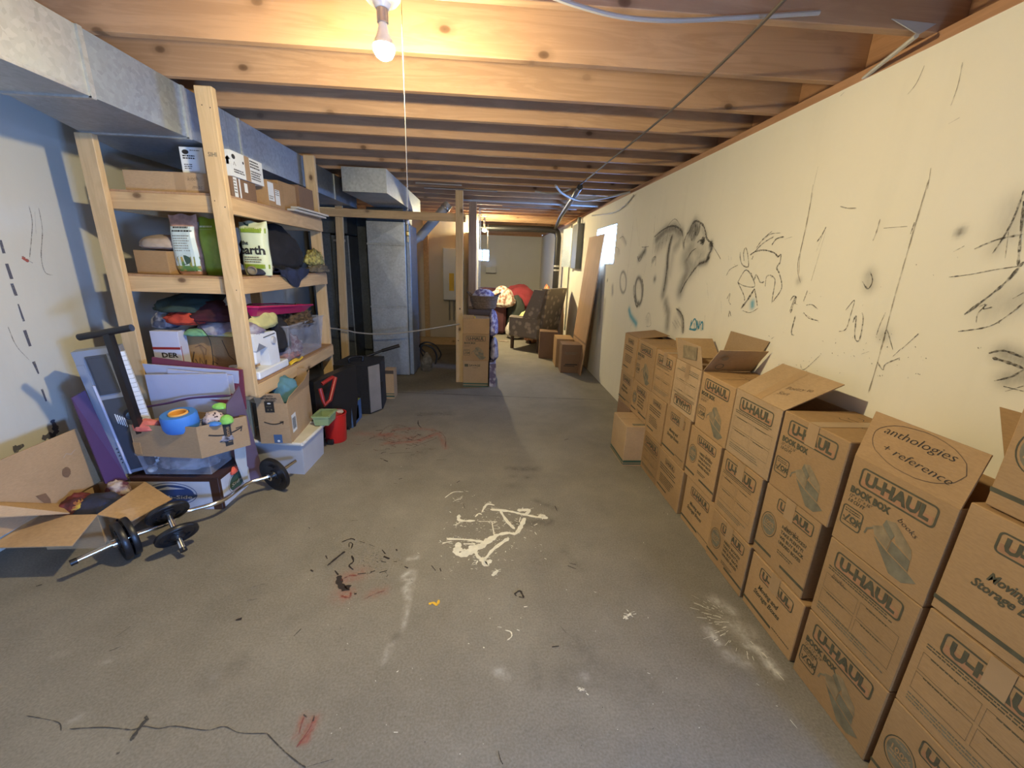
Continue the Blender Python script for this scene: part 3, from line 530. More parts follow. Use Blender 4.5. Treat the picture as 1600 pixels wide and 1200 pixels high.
# floor with its spilt paint, stains, joints and some painted-in shade
K = lambda p: zp(480, 640, 3.81, p); Q6 = lambda p: zp(0, 880, 2.667, p); Q7 = lambda p: zp(600, 880, 2.286, p)
segs = [(K([(300, 140), (450, 150), (620, 170)]), .05, .35, 2), (K([(440, 150), (490, 150)]), .045, .8, 2), (K([(470, 200), (650, 190), (780, 140)]), .03, .6, 2), (K([(790, 150), (825, 230)]), .02, .5, 2), (K([(520, 120), (640, 110), (740, 120)]), .03, .45, 2),
 (K([(560, 110)]), .12, .3, 0), (K([(680, 25), (850, 25)]), .06, .55, 0), (K([(1200, 350), (1360, 355)]), .035, .6, 0), (K([(1230, 395)]), .025, .5, 0), (K([(1310, 405)]), .02, .6, 0), (K([(1215, 455)]), .03, .4, 0), (K([(1370, 915)]), .09, .3, 0),
 (K([(1250, 680), (1450, 670)]), .035, .65, 0), (K([(1360, 540), (1480, 590)]), .025, .5, 0), (K([(300, 350), (650, 350)]), .06, .22, 0), (K([(700, 250), (620, 270)]), .08, .35, 0), (K([(120, 930), (230, 840)]), .02, .4, 0), (K([(230, 1010), (300, 980)]), .05, .4, 2), (K([(220, 1100)]), .045, .6, 2), (K([(380, 1100), (450, 1080)]), .03, .35, 2),
 (K([(600, 890), (650, 880)]), .014, .45, 1), (K([(610, 960), (560, 1000), (620, 1020), (580, 1060), (600, 1130)]), .012, .5, 1), (K([(640, 960), (620, 1060)]), .010, .35, 1), (Q7([(100, 30), (92, 110), (70, 230)]), .010, .42, 1), (Q7([(20, 295), (0, 350)]), .012, .3, 1), (K([(870, 600), (990, 690)]), .09, .15, 0),
 (Q7([(1250, 225), (1290, 250)]), .05, .4, 1), (Q7([(1300, 290), (1350, 320), (1400, 390)]), .022, .85, 1), (Q7([(1160, 240), (1190, 280)]), .02, .8, 1), (Q7([(1180, 130), (1240, 170)]), .03, .45, 1), (Q7([(1230, 330), (1290, 350)]), .03, .4, 1),
 (Q7([(660, 270), (740, 340), (860, 400), (930, 420)]), .05, .3, 0), (Q7([(640, 420), (760, 400), (880, 460)]), .06, .28, 0), (Q7([(800, 340)]), .05, .22, 0), (Q7([(715, 408)]), .018, .4, 1), (Q7([(540, 370), (550, 430)]), .03, .35, 0), (Q7([(40, 262)]), .016, .7, 0), (Q7([(400, 380), (430, 400)]), .02, .35, 1),
 (Q6([(1265, 640), (1240, 720)]), .012, .7, 2), (Q6([(1310, 650), (1270, 740)]), .015, .8, 2), (Q6([(425, 415), (455, 408)]), .012, .16, 1), (Q6([(220, 385), (270, 380)]), .010, .16, 1), (Q6([(870, 500), (1000, 420)]), .04, .3, 0), (Q6([(900, 470)]), .02, .12, 1), (Q6([(305, 655), (335, 642)]), .008, .4, 1), (Q6([(1210, 245)]), .03, .35, 0),
 ([(600, 606), (700, 612)], .10, .35, 0), ([(560, 590), (640, 600), (700, 585)], .25, .45, 0), ([(880, 860), (910, 890)], .02, .3, 0), ([(600, 640), (760, 650)], .35, .12, 0)]  # wide dark strokes here paint in the shadowed floor before the furnace
rib = [(K(p), w_*1.45, 'white_paint') for p, w_ in [
 ([(1040, 610), (1070, 565), (1115, 570)], .012), ([(1090, 595), (1200, 605), (1290, 625), (1400, 645), (1430, 640)], .016), ([(905, 625), (908, 660), (1000, 662)], .014), ([(880, 690), (910, 670)], .01), ([(1020, 665), (1130, 668)], .012), ([(1100, 670), (1112, 745)], .015), ([(1150, 605), (1190, 665), (1235, 712)], .013),
 ([(1295, 645), (1270, 700), (1240, 738), (1190, 735), (1110, 755), (1060, 790)], .02), ([(830, 770), (950, 775), (1060, 790)], .013), ([(805, 795), (860, 785)], .016), ([(900, 790), (905, 830), (960, 840), (1050, 800), (1130, 750)], .022), ([(885, 820), (895, 860), (960, 858), (1010, 830), (1090, 780)], .026), ([(1000, 840), (1020, 880), (1060, 885), (1110, 830), (1200, 765)], .016), ([(1040, 880), (1060, 920), (1095, 895)], .024), ([(1005, 920), (1015, 900)], .015),
 ([(820, 525), (870, 492), (930, 490)], .006), ([(1250, 600), (1320, 600), (1300, 625)], .02), ([(1350, 690), (1370, 680)], .008), ([(1365, 745), (1355, 730)], .006), ([(1270, 640), (1262, 670)], .01), ([(890, 535), (915, 535)], .012), ([(1000, 640), (1020, 620), (1040, 625)], .008), ([(1100, 990), (1130, 965), (1130, 955)], .012), ([(1370, 640), (1410, 630), (1400, 650)], .012), ([(930, 800), (1000, 800)], .02), ([(960, 820), (1030, 815), (1090, 770)], .03)]]
R2 = random.Random(8)
for i in range(150):
    u, v = R2.gauss(1080, 140), R2.gauss(750, 100)
    rib.append((K([(u, v), (u+R2.uniform(-16, 16), v+R2.uniform(-8, 8))]), R2.uniform(.003, .01), 'white_paint'))
for i in range(120):     # scattered drops over the whole floor
    u, v = R2.uniform(480, 1250), R2.uniform(700, 1180)
    rib.append(([(u, v), (u+R2.uniform(-1.5, 1.5), v+R2.uniform(.5, 2))], R2.uniform(.002, .006), R2.choice(['white_paint', 'dark_paint', 'dark_paint', 'white_paint'])))
for p, w_ in [([(870, 190), (882, 180)], .022), ([(862, 195), (872, 200)], .02), ([(500, 157), (512, 155)], .013), ([(355, 300), (358, 304)], .012), ([(300, 287), (305, 289)], .01), ([(378, 196), (380, 199)], .008), ([(432, 240), (452, 246), (456, 262), (440, 276)], .005), ([(475, 238), (484, 242)], .009), ([(405, 228), (420, 230)], .006), ([(750, 103), (758, 105)], .006), ([(650, 95), (654, 96)], .006), ([(695, 448), (712, 455)], .014), ([(722, 465), (730, 472)], .009), ([(390, 35), (405, 28), (400, 40)], .008), ([(45, 390), (52, 385)], .008), ([(35, 605), (50, 605)], .007), ([(1450, 560), (1475, 590)], .006), ([(1330, 430), (1340, 438)], .005), ([(1400, 510), (1406, 512)], .006), ([(940, 392), (950, 396)], .008)]: rib.append((Q7(p), w_, 'white_paint'))
for i in range(60):
    t = R2.choice([R2.uniform(1.9, 3.6), R2.uniform(1.9, 5.2)]); r0 = abs(R2.gauss(.09, .03)); c = at(*Q7([(1265, 230)])[0], z=0)
    a = Vector((c.x+math.cos(t)*r0, c.y+math.sin(t)*r0*1.5+.02, 0)); l = R2.uniform(.004, .045)
    b_ = a+Vector((math.cos(t), math.sin(t), 0))*l
    rib.append((('w', a, b_), R2.uniform(.002, .008), 'white_paint'))
rib += [(K(p), w_*1.6, 'dark_paint') for p, w_ in [
 ([(660, 65), (662, 90), (680, 110)], .006), ([(120, 930), (180, 880), (225, 845)], .008), ([(190, 990), (195, 1040), (230, 1070), (245, 1045)], .02), ([(205, 790), (260, 770), (285, 778)], .006), ([(310, 785), (345, 795)], .005), ([(370, 805), (400, 815)], .005), ([(445, 835), (465, 860)], .009), ([(455, 875), (490, 890)], .014), ([(440, 905), (470, 910)], .01), ([(580, 935), (600, 945)], .014), ([(530, 832), (535, 842)], .01),
 ([(515, 905), (535, 908)], .01), ([(250, 820), (250, 795), (270, 800), (262, 830)], .004), ([(265, 870), (275, 905), (250, 930), (275, 955)], .006), ([(375, 970), (405, 960)], .009), ([(430, 972), (475, 960)], .007), ([(300, 980), (350, 975)], .006), ([(470, 1000), (482, 985)], .004), ([(165, 960), (185, 985)], .012), ([(740, 930), (765, 960)], .007), ([(790, 945), (797, 965)], .008), ([(455, 300), (480, 310)], .012), ([(890, 435), (910, 425)], .008), ([(545, 415), (565, 410)], .01), ([(515, 440), (535, 440)], .006),
 ([(1530, 182), (1555, 175)], .008), ([(260, 662), (300, 660)], .004), ([(110, 870), (120, 890)], .012), ([(930, 560), (938, 590)], .004), ([(1475, 575), (1488, 605)], .007), ([(1235, 1100), (1245, 1110)], .01), ([(1270, 1080), (1280, 1085)], .009), ([(1260, 1115), (1290, 1122)], .007), ([(770, 300), (830, 298)], .006), ([(490, 262), (620, 255)], .006), ([(630, 225), (760, 175)], .006), ([(430, 245), (470, 240)], .005), ([(280, 1100), (295, 1095)], .013), ([(8, 700), (16, 710)], .006), ([(20, 955), (35, 965)], .012), ([(1550, 930), (1600, 950)], .006), ([(1560, 915), (1600, 925)], .006)]]
for i in range(40): u, v = R2.gauss(400, 90), R2.gauss(920, 60); rib.append((K([(u, v), (u+R2.uniform(-18, 18), v+R2.uniform(-10, 10))]), R2.uniform(.002, .006), 'dark_paint'))
rib += [(K(p), w_, 'red_paint') for p, w_ in [([(430, 150), (480, 100), (560, 95), (620, 120)], .006), ([(450, 165), (540, 190), (660, 180), (760, 140)], .008), ([(740, 120), (790, 135), (822, 170), (822, 230)], .007), ([(330, 190), (420, 160)], .006), ([(500, 220), (600, 150)], .006), ([(620, 130), (700, 120)], .006), ([(300, 990), (250, 990), (200, 1020)], .008), ([(340, 1130), (400, 1100), (460, 1080)], .006), ([(200, 1110), (250, 1120), (260, 1090)], .01)]]
for i in range(70):
    u, v = R2.gauss(570, 130), R2.gauss(165, 45); a_ = R2.uniform(-.6, .6); l = R2.uniform(8, 45)
    rib.append((K([(u, v), (u+l*.5, v+l*.25*a_+R2.uniform(-5, 5)), (u+l, v+l*.5*a_)]), R2.uniform(.003, .009), R2.choice(['red_paint', 'red_paint', 'dark_paint'])))
rib += [(Q6(p), .005, 'red_paint') for p in [[(1245, 715), (1260, 660), (1270, 640)], [(1235, 770), (1290, 690), (1305, 650)], [(1250, 745), (1310, 690)]]]
rib += [(Q6(p), w_, 'floor_crack') for p, w_ in [([(110, 637), (160, 645), (245, 665), (255, 700)], .002), ([(290, 692), (420, 685), (500, 690), (555, 695), (600, 680), (660, 690), (730, 680), (860, 697), (935, 682), (1000, 708), (1112, 710)], .003), ([(1112, 710), (1180, 780), (1240, 830), (1275, 853)], .004), ([(545, 742), (580, 690), (612, 650)], .012), ([(606, 640), (618, 655)], .02), ([(485, 795), (500, 790)], .02), ([(150, 97), (175, 90)], .02), ([(455, 368), (505, 348)], .006), ([(480, 310), (545, 265)], .005), ([(1280, 850), (1390, 818)], .004), ([(1040, 103), (1105, 87)], .005), ([(1225, 305), (1255, 275)], .012), ([(1265, 632), (1280, 645)], .018), ([(1310, 635), (1305, 660)], .015), ([(1030, 157), (1070, 150)], .005)]]
rib += [(Q6([(982, 238), (1008, 232)]), .03, 'dark_paint'), (Q7([(160, 148), (175, 142), (190, 150), (196, 132)]), .012, 'yellow_paint'), (Q7([(600, 300), (625, 297)]), .014, 'dark_paint'), (Q7([(630, 225), (650, 250)]), .004, 'dark_paint'), (Q7([(465, 112), (485, 100), (500, 125)]), .008, 'dark_paint'), (Q7([(408, 670), (415, 700), (425, 720)]), .003, 'dark_paint')]
rib += [([(480, 608), (560, 611), (700, 616), (800, 620), (945, 625)], .012, 'floor_crack')]
_at = at
def at_f(u, v=None, **k): return _at(u, v, **k)
V, F = grid(sorted(set([XL, 1.55]+[round(float(a), 3) for a in np.arange(-2.265, 1.55, .015)])), sorted(set([YF, 0, .6, YB]+[round(float(a), 3) for a in np.arange(.62, 5.6, .015)])), lambda x, y: Vector((x, y, 0)))
wr = [r for r in rib if r[0][0] == 'w']; rib = [r for r in rib if r[0][0] != 'w']
flo = MB()
def prj_px(p):
    c = CB.T @ (np.array(p)-np.array([0, 0, CH])); return (800+FPX*c[0]/-c[2], 600-FPX*c[1]/-c[2])
rib += [([prj_px(a), prj_px(b_)], w_, m) for (_, a, b_), w_, m in wr]
marked('floor', V, F, 'concrete', 'stain_shade', segs, dict(z=0), rib, Frame((0, 0, 0), (1, 0, 0), (0, 1, 0), .0008), lambda p: (p[0], p[1]))

# ------------------------------------------------------------------ rest of the shell
struct(MB().box(XL, XR+.2, YF, YB, H+.235, H+.26, 'subfloor').build('ceiling'))
struct(MB().box(XL, XR, YB, YB+.1, 0, 2.29, 'white_wall').build('wall_back') if False else
       MB().add([(XL, YB, 0), (-.38, YB, 0), (.05, YB, 0), (XR, YB, 0), (XL, YB, 1.56), (-.38, YB, 1.56), (.05, YB, 1.56), (XR, YB, 1.56), (XL, YB, 1.9), (-.38, YB, 1.9), (.05, YB, 1.9), (XR, YB, 1.9), (XL, YB, 2.29), (-.38, YB, 2.29), (.05, YB, 2.29), (XR, YB, 2.29)],
                [(0, 1, 5, 4), (1, 2, 6, 5), (2, 3, 7, 6), (4, 5, 9, 8), (6, 7, 11, 10), (8, 9, 13, 12), (9, 10, 14, 13), (10, 11, 15, 14)], 'white_wall').build('wall_back'))
struct(MB().add([(XL, YF, 0), (XR, YF, 0), (XR, YF, 2.29), (XL, YF, 2.29)], [(3, 2, 1, 0)], 'painted_wall').build('wall_front'))
struct(MB().box(XL, -.172, 7.95, 8.05, 0, H, 'drywall').build('wall_middle'))
struct(MB().box(XR, XR+.14, YF, YB, 2.29, H, 'rim_wood').build('trim_1'))
mb = MB().box(XR+.10, XR+.14, YF, YB, H, H+.235, 'rim_wood'); struct(mb.build('trim_2'))
struct(MB().box(XL-.02, XL+.0, YF, YB, 2.29, H+.235, 'rim_wood').build('trim_3'))
struct(MB().box(XL, XR, YB, YB+.04, 2.29, H+.235, 'rim_wood').build('trim_4'))
struct(MB().box(XL, XR, YF-.04, YF, 2.29, H+.235, 'rim_wood').build('trim_5'))
# joists
jy = 2.04-.406*9; k = 0; ordn = ['first', 'second', 'third', 'fourth', 'fifth', 'sixth', 'seventh', 'eighth', 'ninth', 'tenth', 'eleventh', 'twelfth', 'thirteenth', 'fourteenth', 'fifteenth', 'sixteenth', 'seventeenth', 'eighteenth', 'nineteenth', 'twentieth', 'twenty-first', 'twenty-second', 'twenty-third', 'twenty-fourth', 'twenty-fifth', 'twenty-sixth', 'twenty-seventh', 'twenty-eighth', 'twenty-ninth', 'thirtieth', 'thirty-first']
seen = 0
while jy < YB:
    if jy > 1.5:
        lab = {0: 'nearest pine ceiling joist, at the top edge right above the bulb'}.get(seen, 'pine ceiling joist running wall to wall, %s one counted away from the hanging bulb' % ordn[max(seen-1, 0)])
        seen += 1
    else: lab = 'pine ceiling joist overhead on the near side of the bulb'
    o = MB().box(XL, XR+.10, jy, jy+.038, H, H+.235, 'joist_wood', .002).build('ceiling_joist')
    tag(o, lab, 'joist', 'ceiling joists across the basement')
    jy += .406
# windows
def window(name, fr, w_, h, depth, glow, mull):
    """fr: Frame at the lower left corner of the opening on the room's face of the wall; depth goes outward"""
    mb = MB()
    def bx(a0, a1, b0, b1, d0, d1, m):
        mb.hexa([fr.p(a0, b0, d0), fr.p(a1, b0, d0), fr.p(a1, b1, d0), fr.p(a0, b1, d0)], [fr.p(a0, b0, d1), fr.p(a1, b0, d1), fr.p(a1, b1, d1), fr.p(a0, b1, d1)], m)
    t = .035
    for a0, a1, b0, b1 in ((0, w_, 0, t), (0, w_, h-t, h), (0, t, t, h-t), (w_-t, w_, t, h-t), (w_*mull-t*.6, w_*mull+t*.6, t, h-t)): bx(a0, a1, b0, b1, -depth, -depth+.05, 'vinyl')
    for a0, a1, b0, b1 in ((-.0, .012, 0, h), (w_-.012, w_, 0, h), (0, w_, -.0, .012), (0, w_, h-.012, h)): bx(a0, a1, b0, b1, -depth+.05, 0, 'painted_wall')
    o = struct(mb.build(name)); g = MB()
    g.add([fr.p(t, t, -depth+.01), fr.p(w_-t, t, -depth+.01), fr.p(w_-t, h-t, -depth+.01), fr.p(t, h-t, -depth+.01)], [(0, 1, 2, 3)], glow)
    g.build('window_pane', o); return o
w1 = window('window_1', Frame((XR, WIN1[1], WIN1[2]), (0, -1, 0), (0, 0, 1)), WIN1[1]-WIN1[0], WIN1[3]-WIN1[2], .10, 'daylight_a', .62)
w2 = window('window_2', Frame((-.38, YB, 1.56), (1, 0, 0), (0, 0, 1)), .43, .34, .10, 'daylight_b', .5)
w3 = window('window_3', Frame((XR, WIN3[1], WIN3[2]), (0, -1, 0), (0, 0, 1)), WIN3[1]-WIN3[0], WIN3[3]-WIN3[2], .10, 'daylight_c', .5)

# ------------------------------------------------------------------ hanging bulbs
def bulb(c, glow, label, chain=None, grp=None, far=False):
    t = thing('hanging_bulb', label, 'lamp', (c[0], c[1], H), grp)
    x, y, z = c
    mb = MB(); mb.lathe([(0, H-z-.0005), (.058, H-z-.0005), (.060, H-z-.008), (.050, H-z-.020), (.030, H-z-.026), (.022, H-z-.040), (0, H-z-.040)], c, 'porcelain', 28); mb.build('lamp_holder', t, smooth='auto')
    MB().lathe([(0, H-z-.038), (.0185, H-z-.038), (.0185, .052), (.015, .050), (0, .050)], c, 'alu', 20).build('socket', t, smooth='auto')
    MB().lathe([(.0135, .052), (.0145, .045), (.018, .030), (.0235, .014), (.029, .004), (.0345, -.012)], c, 'bulb_neck', 20).build('bulb_neck', t, smooth=True)
    MB().lathe([(.0345, -.012), (.0352, -.018), (.0335, -.030), (.027, -.042), (.015, -.050), (0, -.053)], c, glow, 14).build('bulb', t, smooth=True)
    if chain:
        mb = MB(); x1, y1, z1 = x+.052, y+.0, H-.02
        for k in range(16): mb.lathe([(0, -.002), (.0018, -.001), (.0018, .001), (0, .002)], (x1+.01, y1, z1-k*.0042), 'brass', 6)
        mb.build('pull_chain', t); MB().tube([(x1+.01, y1, z1-.066), (x1+.011, y1, z1-.3), (x1+.010, y1, chain)], .0013, 'cable_white', 6).build('pull_string', t)
    return t
bulb(BULB1, 'bulb_glow', 'bare lit light bulb under the joists with a long white pull string', 1.68, None)
bulb(BULB2, 'bulb_glow_far', 'small far lit bulb by the doorway to the back room', 1.75)

# ------------------------------------------------------------------ moving boxes on the right
XF = 1.237
def logo(mb, fr, w_, y, sc=1.0, x=None, lw=.0056):
    W = .235*sc; a0 = (w_-W)/2 if x is None else x; hh = .062*sc
    mb.rect(fr, a0+.006, y+.004, a0+W-.006, y+hh*.48, 'ink_orange'); mb.rrect(fr, a0, y, a0+W, y+hh, .012*sc, lw*sc, 'ink_green')
    mb.text(fr, 'U-HAUL', a0+.016*sc, y+hh*.20, .056*sc, 'ink_green', .05, 0, W-.032*sc)
def face_A(mb, fr, w_, h, s=0):
    logo(mb, fr, w_, h-.088)
    mb.text(fr, 'BOOK BOX', .020, h-.123, .031, 'ink_green', .055, 0, .14); mb.text(fr, '12" x 12" x 16"', .020, h-.141, .018, 'ink_green', .0, .3, .085); mb.text(fr, '1.0 CU FT', .020, h-.158, .018, 'ink_green', .02, .3, .065)
    mb.rrect(fr, .014, .070, .088, .140, .010, .004, 'ink_green'); mb.fine(fr, .022, .128, .082, 2, .008, 'ink_green', s); mb.line(fr, [(.022, .100), (.030, .088), (.044, .114)], .006, 'ink_green'); mb.text(fr, 'OK', .046, .090, .030, 'ink_green', .05); mb.fine(fr, .022, .084, .080, 1, .007, 'ink_green', s+1)
    c = w_*.62
    mb.poly(fr, [(c-.040, .172), (c-.012, .180), (c+.050, .132), (c+.058, .102), (c+.004, .122), (c-.004, .140)], 'ink_grey2'); mb.poly(fr, [(c-.040, .172), (c-.046, .150), (c-.010, .120), (c-.004, .140)], 'ink_grey', .0001); mb.poly(fr, [(c-.075, .128), (c-.046, .146), (c-.010, .120), (c-.012, .084), (c-.060, .104)], 'ink_grey2')
    mb.poly(fr, [(c-.008, .120), (c+.055, .100), (c+.058, .064), (c-.010, .082)], 'ink_grey'); mb.poly(fr, [(c-.062, .100), (c-.010, .078), (c+.060, .060), (c+.088, .048), (c+.052, .020), (c+.012, .020)], 'ink_grey'); mb.line(fr, [(c-.07, .122), (c-.088, .108), (c-.092, .088)], .006, 'ink_grey')
def face_B(mb, fr, w_, h, s=0):
    logo(mb, fr, w_, h-.092)
    mb.fine(fr, .025, h-.103, w_-.02, 2, .009, 'ink_green', s)
    for i in (0, 1):
        for j in (0, 1):
            a0 = .024+i*(w_-.04)/2; b0 = h-.19-j*.068; a1 = a0+(w_-.06)/2; b1 = b0+.058; mb.line(fr, [(a0, b0), (a1, b0), (a1, b1), (a0, b1)], .0014, 'ink_green', True); mb.fine(fr, a0+.02, b1-.004, a1-.03, 1, .006, 'ink_green', s+i*3+j)
    mb.fine(fr, .024, .052, w_-.03, 3, .010, 'ink_grey', s+9)
def face_C(mb, fr, w_, h, s=0):
    logo(mb, fr, w_, h-.078, .82, x=w_*.28)
    mb.oval(fr, .062, h*.50, .045, .055, 'ink_green', .003); mb.oval(fr, .062, h*.50, .038, .047, 'ink_grey'); mb.text(fr, '100%', .031, h*.50, .026, 'cardboard', .02, 0, .062); mb.fine(fr, .034, h*.47, .088, 2, .012, 'cardboard', s); mb.fine(fr, .04, h*.50+.034, .084, 1, .008, 'cardboard', s)
    for i, tx in enumerate(('NEED BOXES?', 'TAKE PLENTY!', 'WE BUY BACK', 'UNUSED BOXES')): mb.text(fr, tx, .135, h*.60-i*.024, .02, 'ink_green', .03, 0, .135-.01*(i % 2))
    mb.fine(fr, .14, h*.60-.105, .24, 2, .010, 'ink_green', s+2)
    mb.rect(fr, .0, .038, .115, .050, 'ink_green', .0001); mb.rect(fr, .17, .038, w_, .050, 'ink_green', .0001)
def face_D(mb, fr, w_, h, s=0, first='Moving and', second='Storage Boxes'):
    logo(mb, fr, w_, h-.085, .85, x=w_*.22); mb.text(fr, first, w_*.24, h*.5, .034, 'ink_green', .025, .35, .13); mb.text(fr, second, w_*.17, h*.5-.034, .034, 'ink_green', .025, .35, .17); mb.rect(fr, .0, .03, w_*.6, .043, 'ink_green', .0001); mb.fine(fr, w_*.62, .043, w_-.01, 1, .01, 'ink_green', s)
def face_T(mb, fr, w_, h, s=0):
    logo(mb, fr, w_, h-.07, .6, x=w_*.3); mb.fine(fr, .04, h*.68, w_-.05, 3, .017, 'ink_green', s); mb.fine(fr, .06, h*.45, w_-.08, 5, .014, 'ink_green', s+1); mb.rect(fr, .03, .04, w_*.5, .05, 'ink_green', .0001)
def scrawl(mb, fr, t, a, b, size, rot=-.05, m='marker', width=None): mb.text(fr, t, a, b, size, m, -.013, .35, width, rot)
def squiggle(mb, fr, a, b, w_, rows, m='marker', seed=0, h=.02):
    R = random.Random(seed)
    for r in range(rows):
        n = R.randint(9, 14); mb.line(fr, [(a+R.uniform(0, .01)+w_*i/n, b-r*h*1.9+R.uniform(-h, h)*.6) for i in range(n)], .0022, m)
FACES = dict(A=face_A, B=face_B, C=face_C, D=face_D, T=face_T)
def moving_box(y0, y1, z0, z1, face, label, tape=False, x0=XF, x1=1.54, grp='moving boxes stacked along the right wall', notes=(), flip=False, closed=True, rot=0, seed=0, mat='cardboard', fl=(), seam=True):
    mb = MB(); w_ = y1-y0-.006; h = z1-z0-.003
    c = Vector(((x0+x1)/2, (y0+y1)/2, z0)); ya, yb = c.y-w_/2, c.y+w_/2
    R = Matrix.Translation(c) @ Matrix.Rotation(math.radians(rot), 4, 'Z') @ Matrix.Translation(-c); mb.T = R
    if closed: mb.box(x0, x1, ya, yb, z0, z0+h, mat, .003)
    else:
        t = .004
        for q in ((x0, x1, ya, yb, z0, z0+t), (x0, x0+t, ya, yb, z0+t, z0+h), (x1-t, x1, ya, yb, z0+t, z0+h), (x0+t, x1-t, ya, ya+t, z0+t, z0+h), (x0+t, x1-t, yb-t, yb, z0+t, z0+h)): mb.box(*q, mat, .001)
    fr = Frame((x0, yb, z0), (0, -1, 0), (0, 0, 1)); fu = Frame((x0, ya, z0+h), (0, 1, 0), (0, 0, -1)) if flip else fr
    if face: FACES[face](mb, fu, w_, h, seed)
    if closed and seam and z1 > .95 and x0 < XF+.01: squiggle(mb, Frame((x1, ya, z0+h), (0, 1, 0), (-1, 0, 0)), .03, .14, w_*.7, 3, 'ink_black', seed)
    if closed and seam: mb.rect(Frame((x0, ya, z0+h), (1, 0, 0), (0, 1, 0)), .004, w_/2-.0015, x1-x0-.004, w_/2+.0015, 'ink_black')
    for nt in notes: scrawl(mb, fr, *nt)
    o = tag(mb.build('moving_box'), label, 'box', grp)
    if tape:
        tb = MB(); tb.T = R; cy = w_*(.5 if tape is True else tape)
        tb.rect(fr, cy-.026, h-.088 if tape is True or tape < .9 else .02, cy+.026, h+.0003, 'tape', .0009)
        ft = Frame((x0, ya, z0+h), (1, 0, 0), (0, 1, 0)); tb.rect(ft, 0, w_-cy-.026, x1-x0-.01, w_-cy+.026, 'tape', .0006)
        tb.build('packing_tape', o)
    for pts, prn in fl:
        fb = MB(); fb.T = R; fb.slab(pts, .004, mat)
        if prn: prn(fb)
        fb.build('flap', o)
    return o, fr
S1 = 'nearest the camera'
moving_box(.50, .85, 0, .30, 'C', 'bottom cardboard moving box at the lower right corner, partly out of frame', seed=1, tape=.72)
moving_box(.50, .85, .30, .635, 'B', 'dim taped moving box on the second level at the right edge, split logo', tape=True, seed=2, mat='cardboard')
moving_box(.50, .852, .637, .965, 'D', 'moving and storage box on the third level at the right edge', seed=3, mat='cardboard')
moving_box(.48, .835, .967, 1.30, 'C', 'topmost moving box at the right edge with a round emblem and green bar', seed=4, x0=1.25)
moving_box(.86, 1.185, 0, .295, 'A', 'bottom book box right under the grid box marked books', seed=5)
moving_box(.86, 1.185, .296, .615, 'B', 'grid-printed moving box directly under the open anthologies box', notes=[('books', .045, .185, .02)], seed=6)
def anth(fb):
    fr = Frame(FLP[0]+Vector((0, 0, 0)), FLP[1]-FLP[0], FLP[3]-FLP[0], .0012); w_ = (FLP[1]-FLP[0]).length
    scrawl(fb, fr, 'anthologies', .05, .105, .034, 0, 'ink_black', .21); scrawl(fb, fr, '+ reference', .065, .055, .032, -.06, 'ink_black', .21); fb.oval(fr, w_/2, .085, w_*.42, .066, 'marker', .0013, jit=.02)
FLP = [Vector((XF+.001, 1.182, .930)), Vector((XF+.001, .863, .930)), Vector((XF+.028, .863, 1.085)), Vector((XF+.028, 1.182, 1.085))]
wd2 = [([Vector((1.30, .862, .93)), Vector((1.535, .862, .93)), Vector((1.545, .80, 1.05)), Vector((1.36, .80, 1.05))], None)]
moving_box(.86, 1.185, .616, .933, 'A', 'open book box with anthologies + reference handwritten on its raised flap', notes=[('books', .185, .190, .026, -.35, 'ink_black')], closed=False, seed=7,
           fl=[([FLP[0], FLP[1], FLP[2], FLP[3]], anth), ([Vector((1.535, .99, .93)), Vector((1.535, .865, .93)), Vector((1.545, .78, 1.14)), Vector((1.545, 1.08, 1.14))], None)])
moving_box(1.205, 1.53, 0, .28, 'D', 'bottom box with split logo beneath the round-stamped books box', tape=True, seed=8, x0=1.242)
moving_box(1.235, 1.545, .281, .625, 'C', 'middle box marked books with a round stamp and split logo', tape=True, notes=[('books', .15, .21, .03, .05, 'ink_black')], seed=9, x0=1.245)
moving_box(1.205, 1.53, .627, .965, 'A', 'top book box with tape across its logo and writing on its lid', tape=True, seed=10, notes=[])
moving_box(1.54, 1.865, 0, .285, 'C', 'bottom floor box with small logo under the taped grid box', tape=True, seed=11)
moving_box(1.56, 1.873, .287, .625, 'B', 'taped grid-printed box in the middle of the fourth stack, split logo', tape=True, notes=[('Tools', .05, .2, .02)], seed=12)
def n4(fb):
    fr = Frame(F4[0], F4[1]-F4[0], F4[3]-F4[0], .0012); scrawl(fb, fr, 'Poetry to', .20, .10, .03, .35); scrawl(fb, fr, 'Sort', .20, .06, .03, .3); fb.rect(fr, .13, .0, .18, (F4[3]-F4[0]).length, 'tape', -.0004)
F4 = [Vector((XF+.002, 1.868, .957)), Vector((XF+.002, 1.536, .957)), Vector((XF+.20, 1.50, 1.085)), Vector((XF+.20, 1.86, 1.085))]
moving_box(1.535, 1.868, .628, .958, 'B', 'open top box with a grid print and its lid flap folded up toward the wall', closed=False, seed=13, fl=[(F4, n4)], mat='cardboard_tan')
moving_box(1.855, 2.195, 0, .30, 'D', 'bottom moving and storage box under the one with a 100% roundel', seed=14, x0=1.245)
moving_box(1.895, 2.225, .302, .622, 'C', 'middle box with small 100% roundel and full logo', seed=15, notes=[('Tools', .19, .20, .025, 0, 'ink_black')])
moving_box(1.87, 2.198, .623, .955, 'A', 'top book box with handwriting on its lid beside the four-flapped open box', seed=16)
moving_box(2.225, 2.59, 0, .305, 'T', 'dark bottom box with rows of small print, sixth stack out from the camera', seed=17)
moving_box(2.24, 2.575, .306, .635, 'D', 'middle moving and storage box with a broken logo, below the upside-down box', seed=18, tape=.7)
T6 = .955
def flp(pts): return [Vector(p) for p in pts]
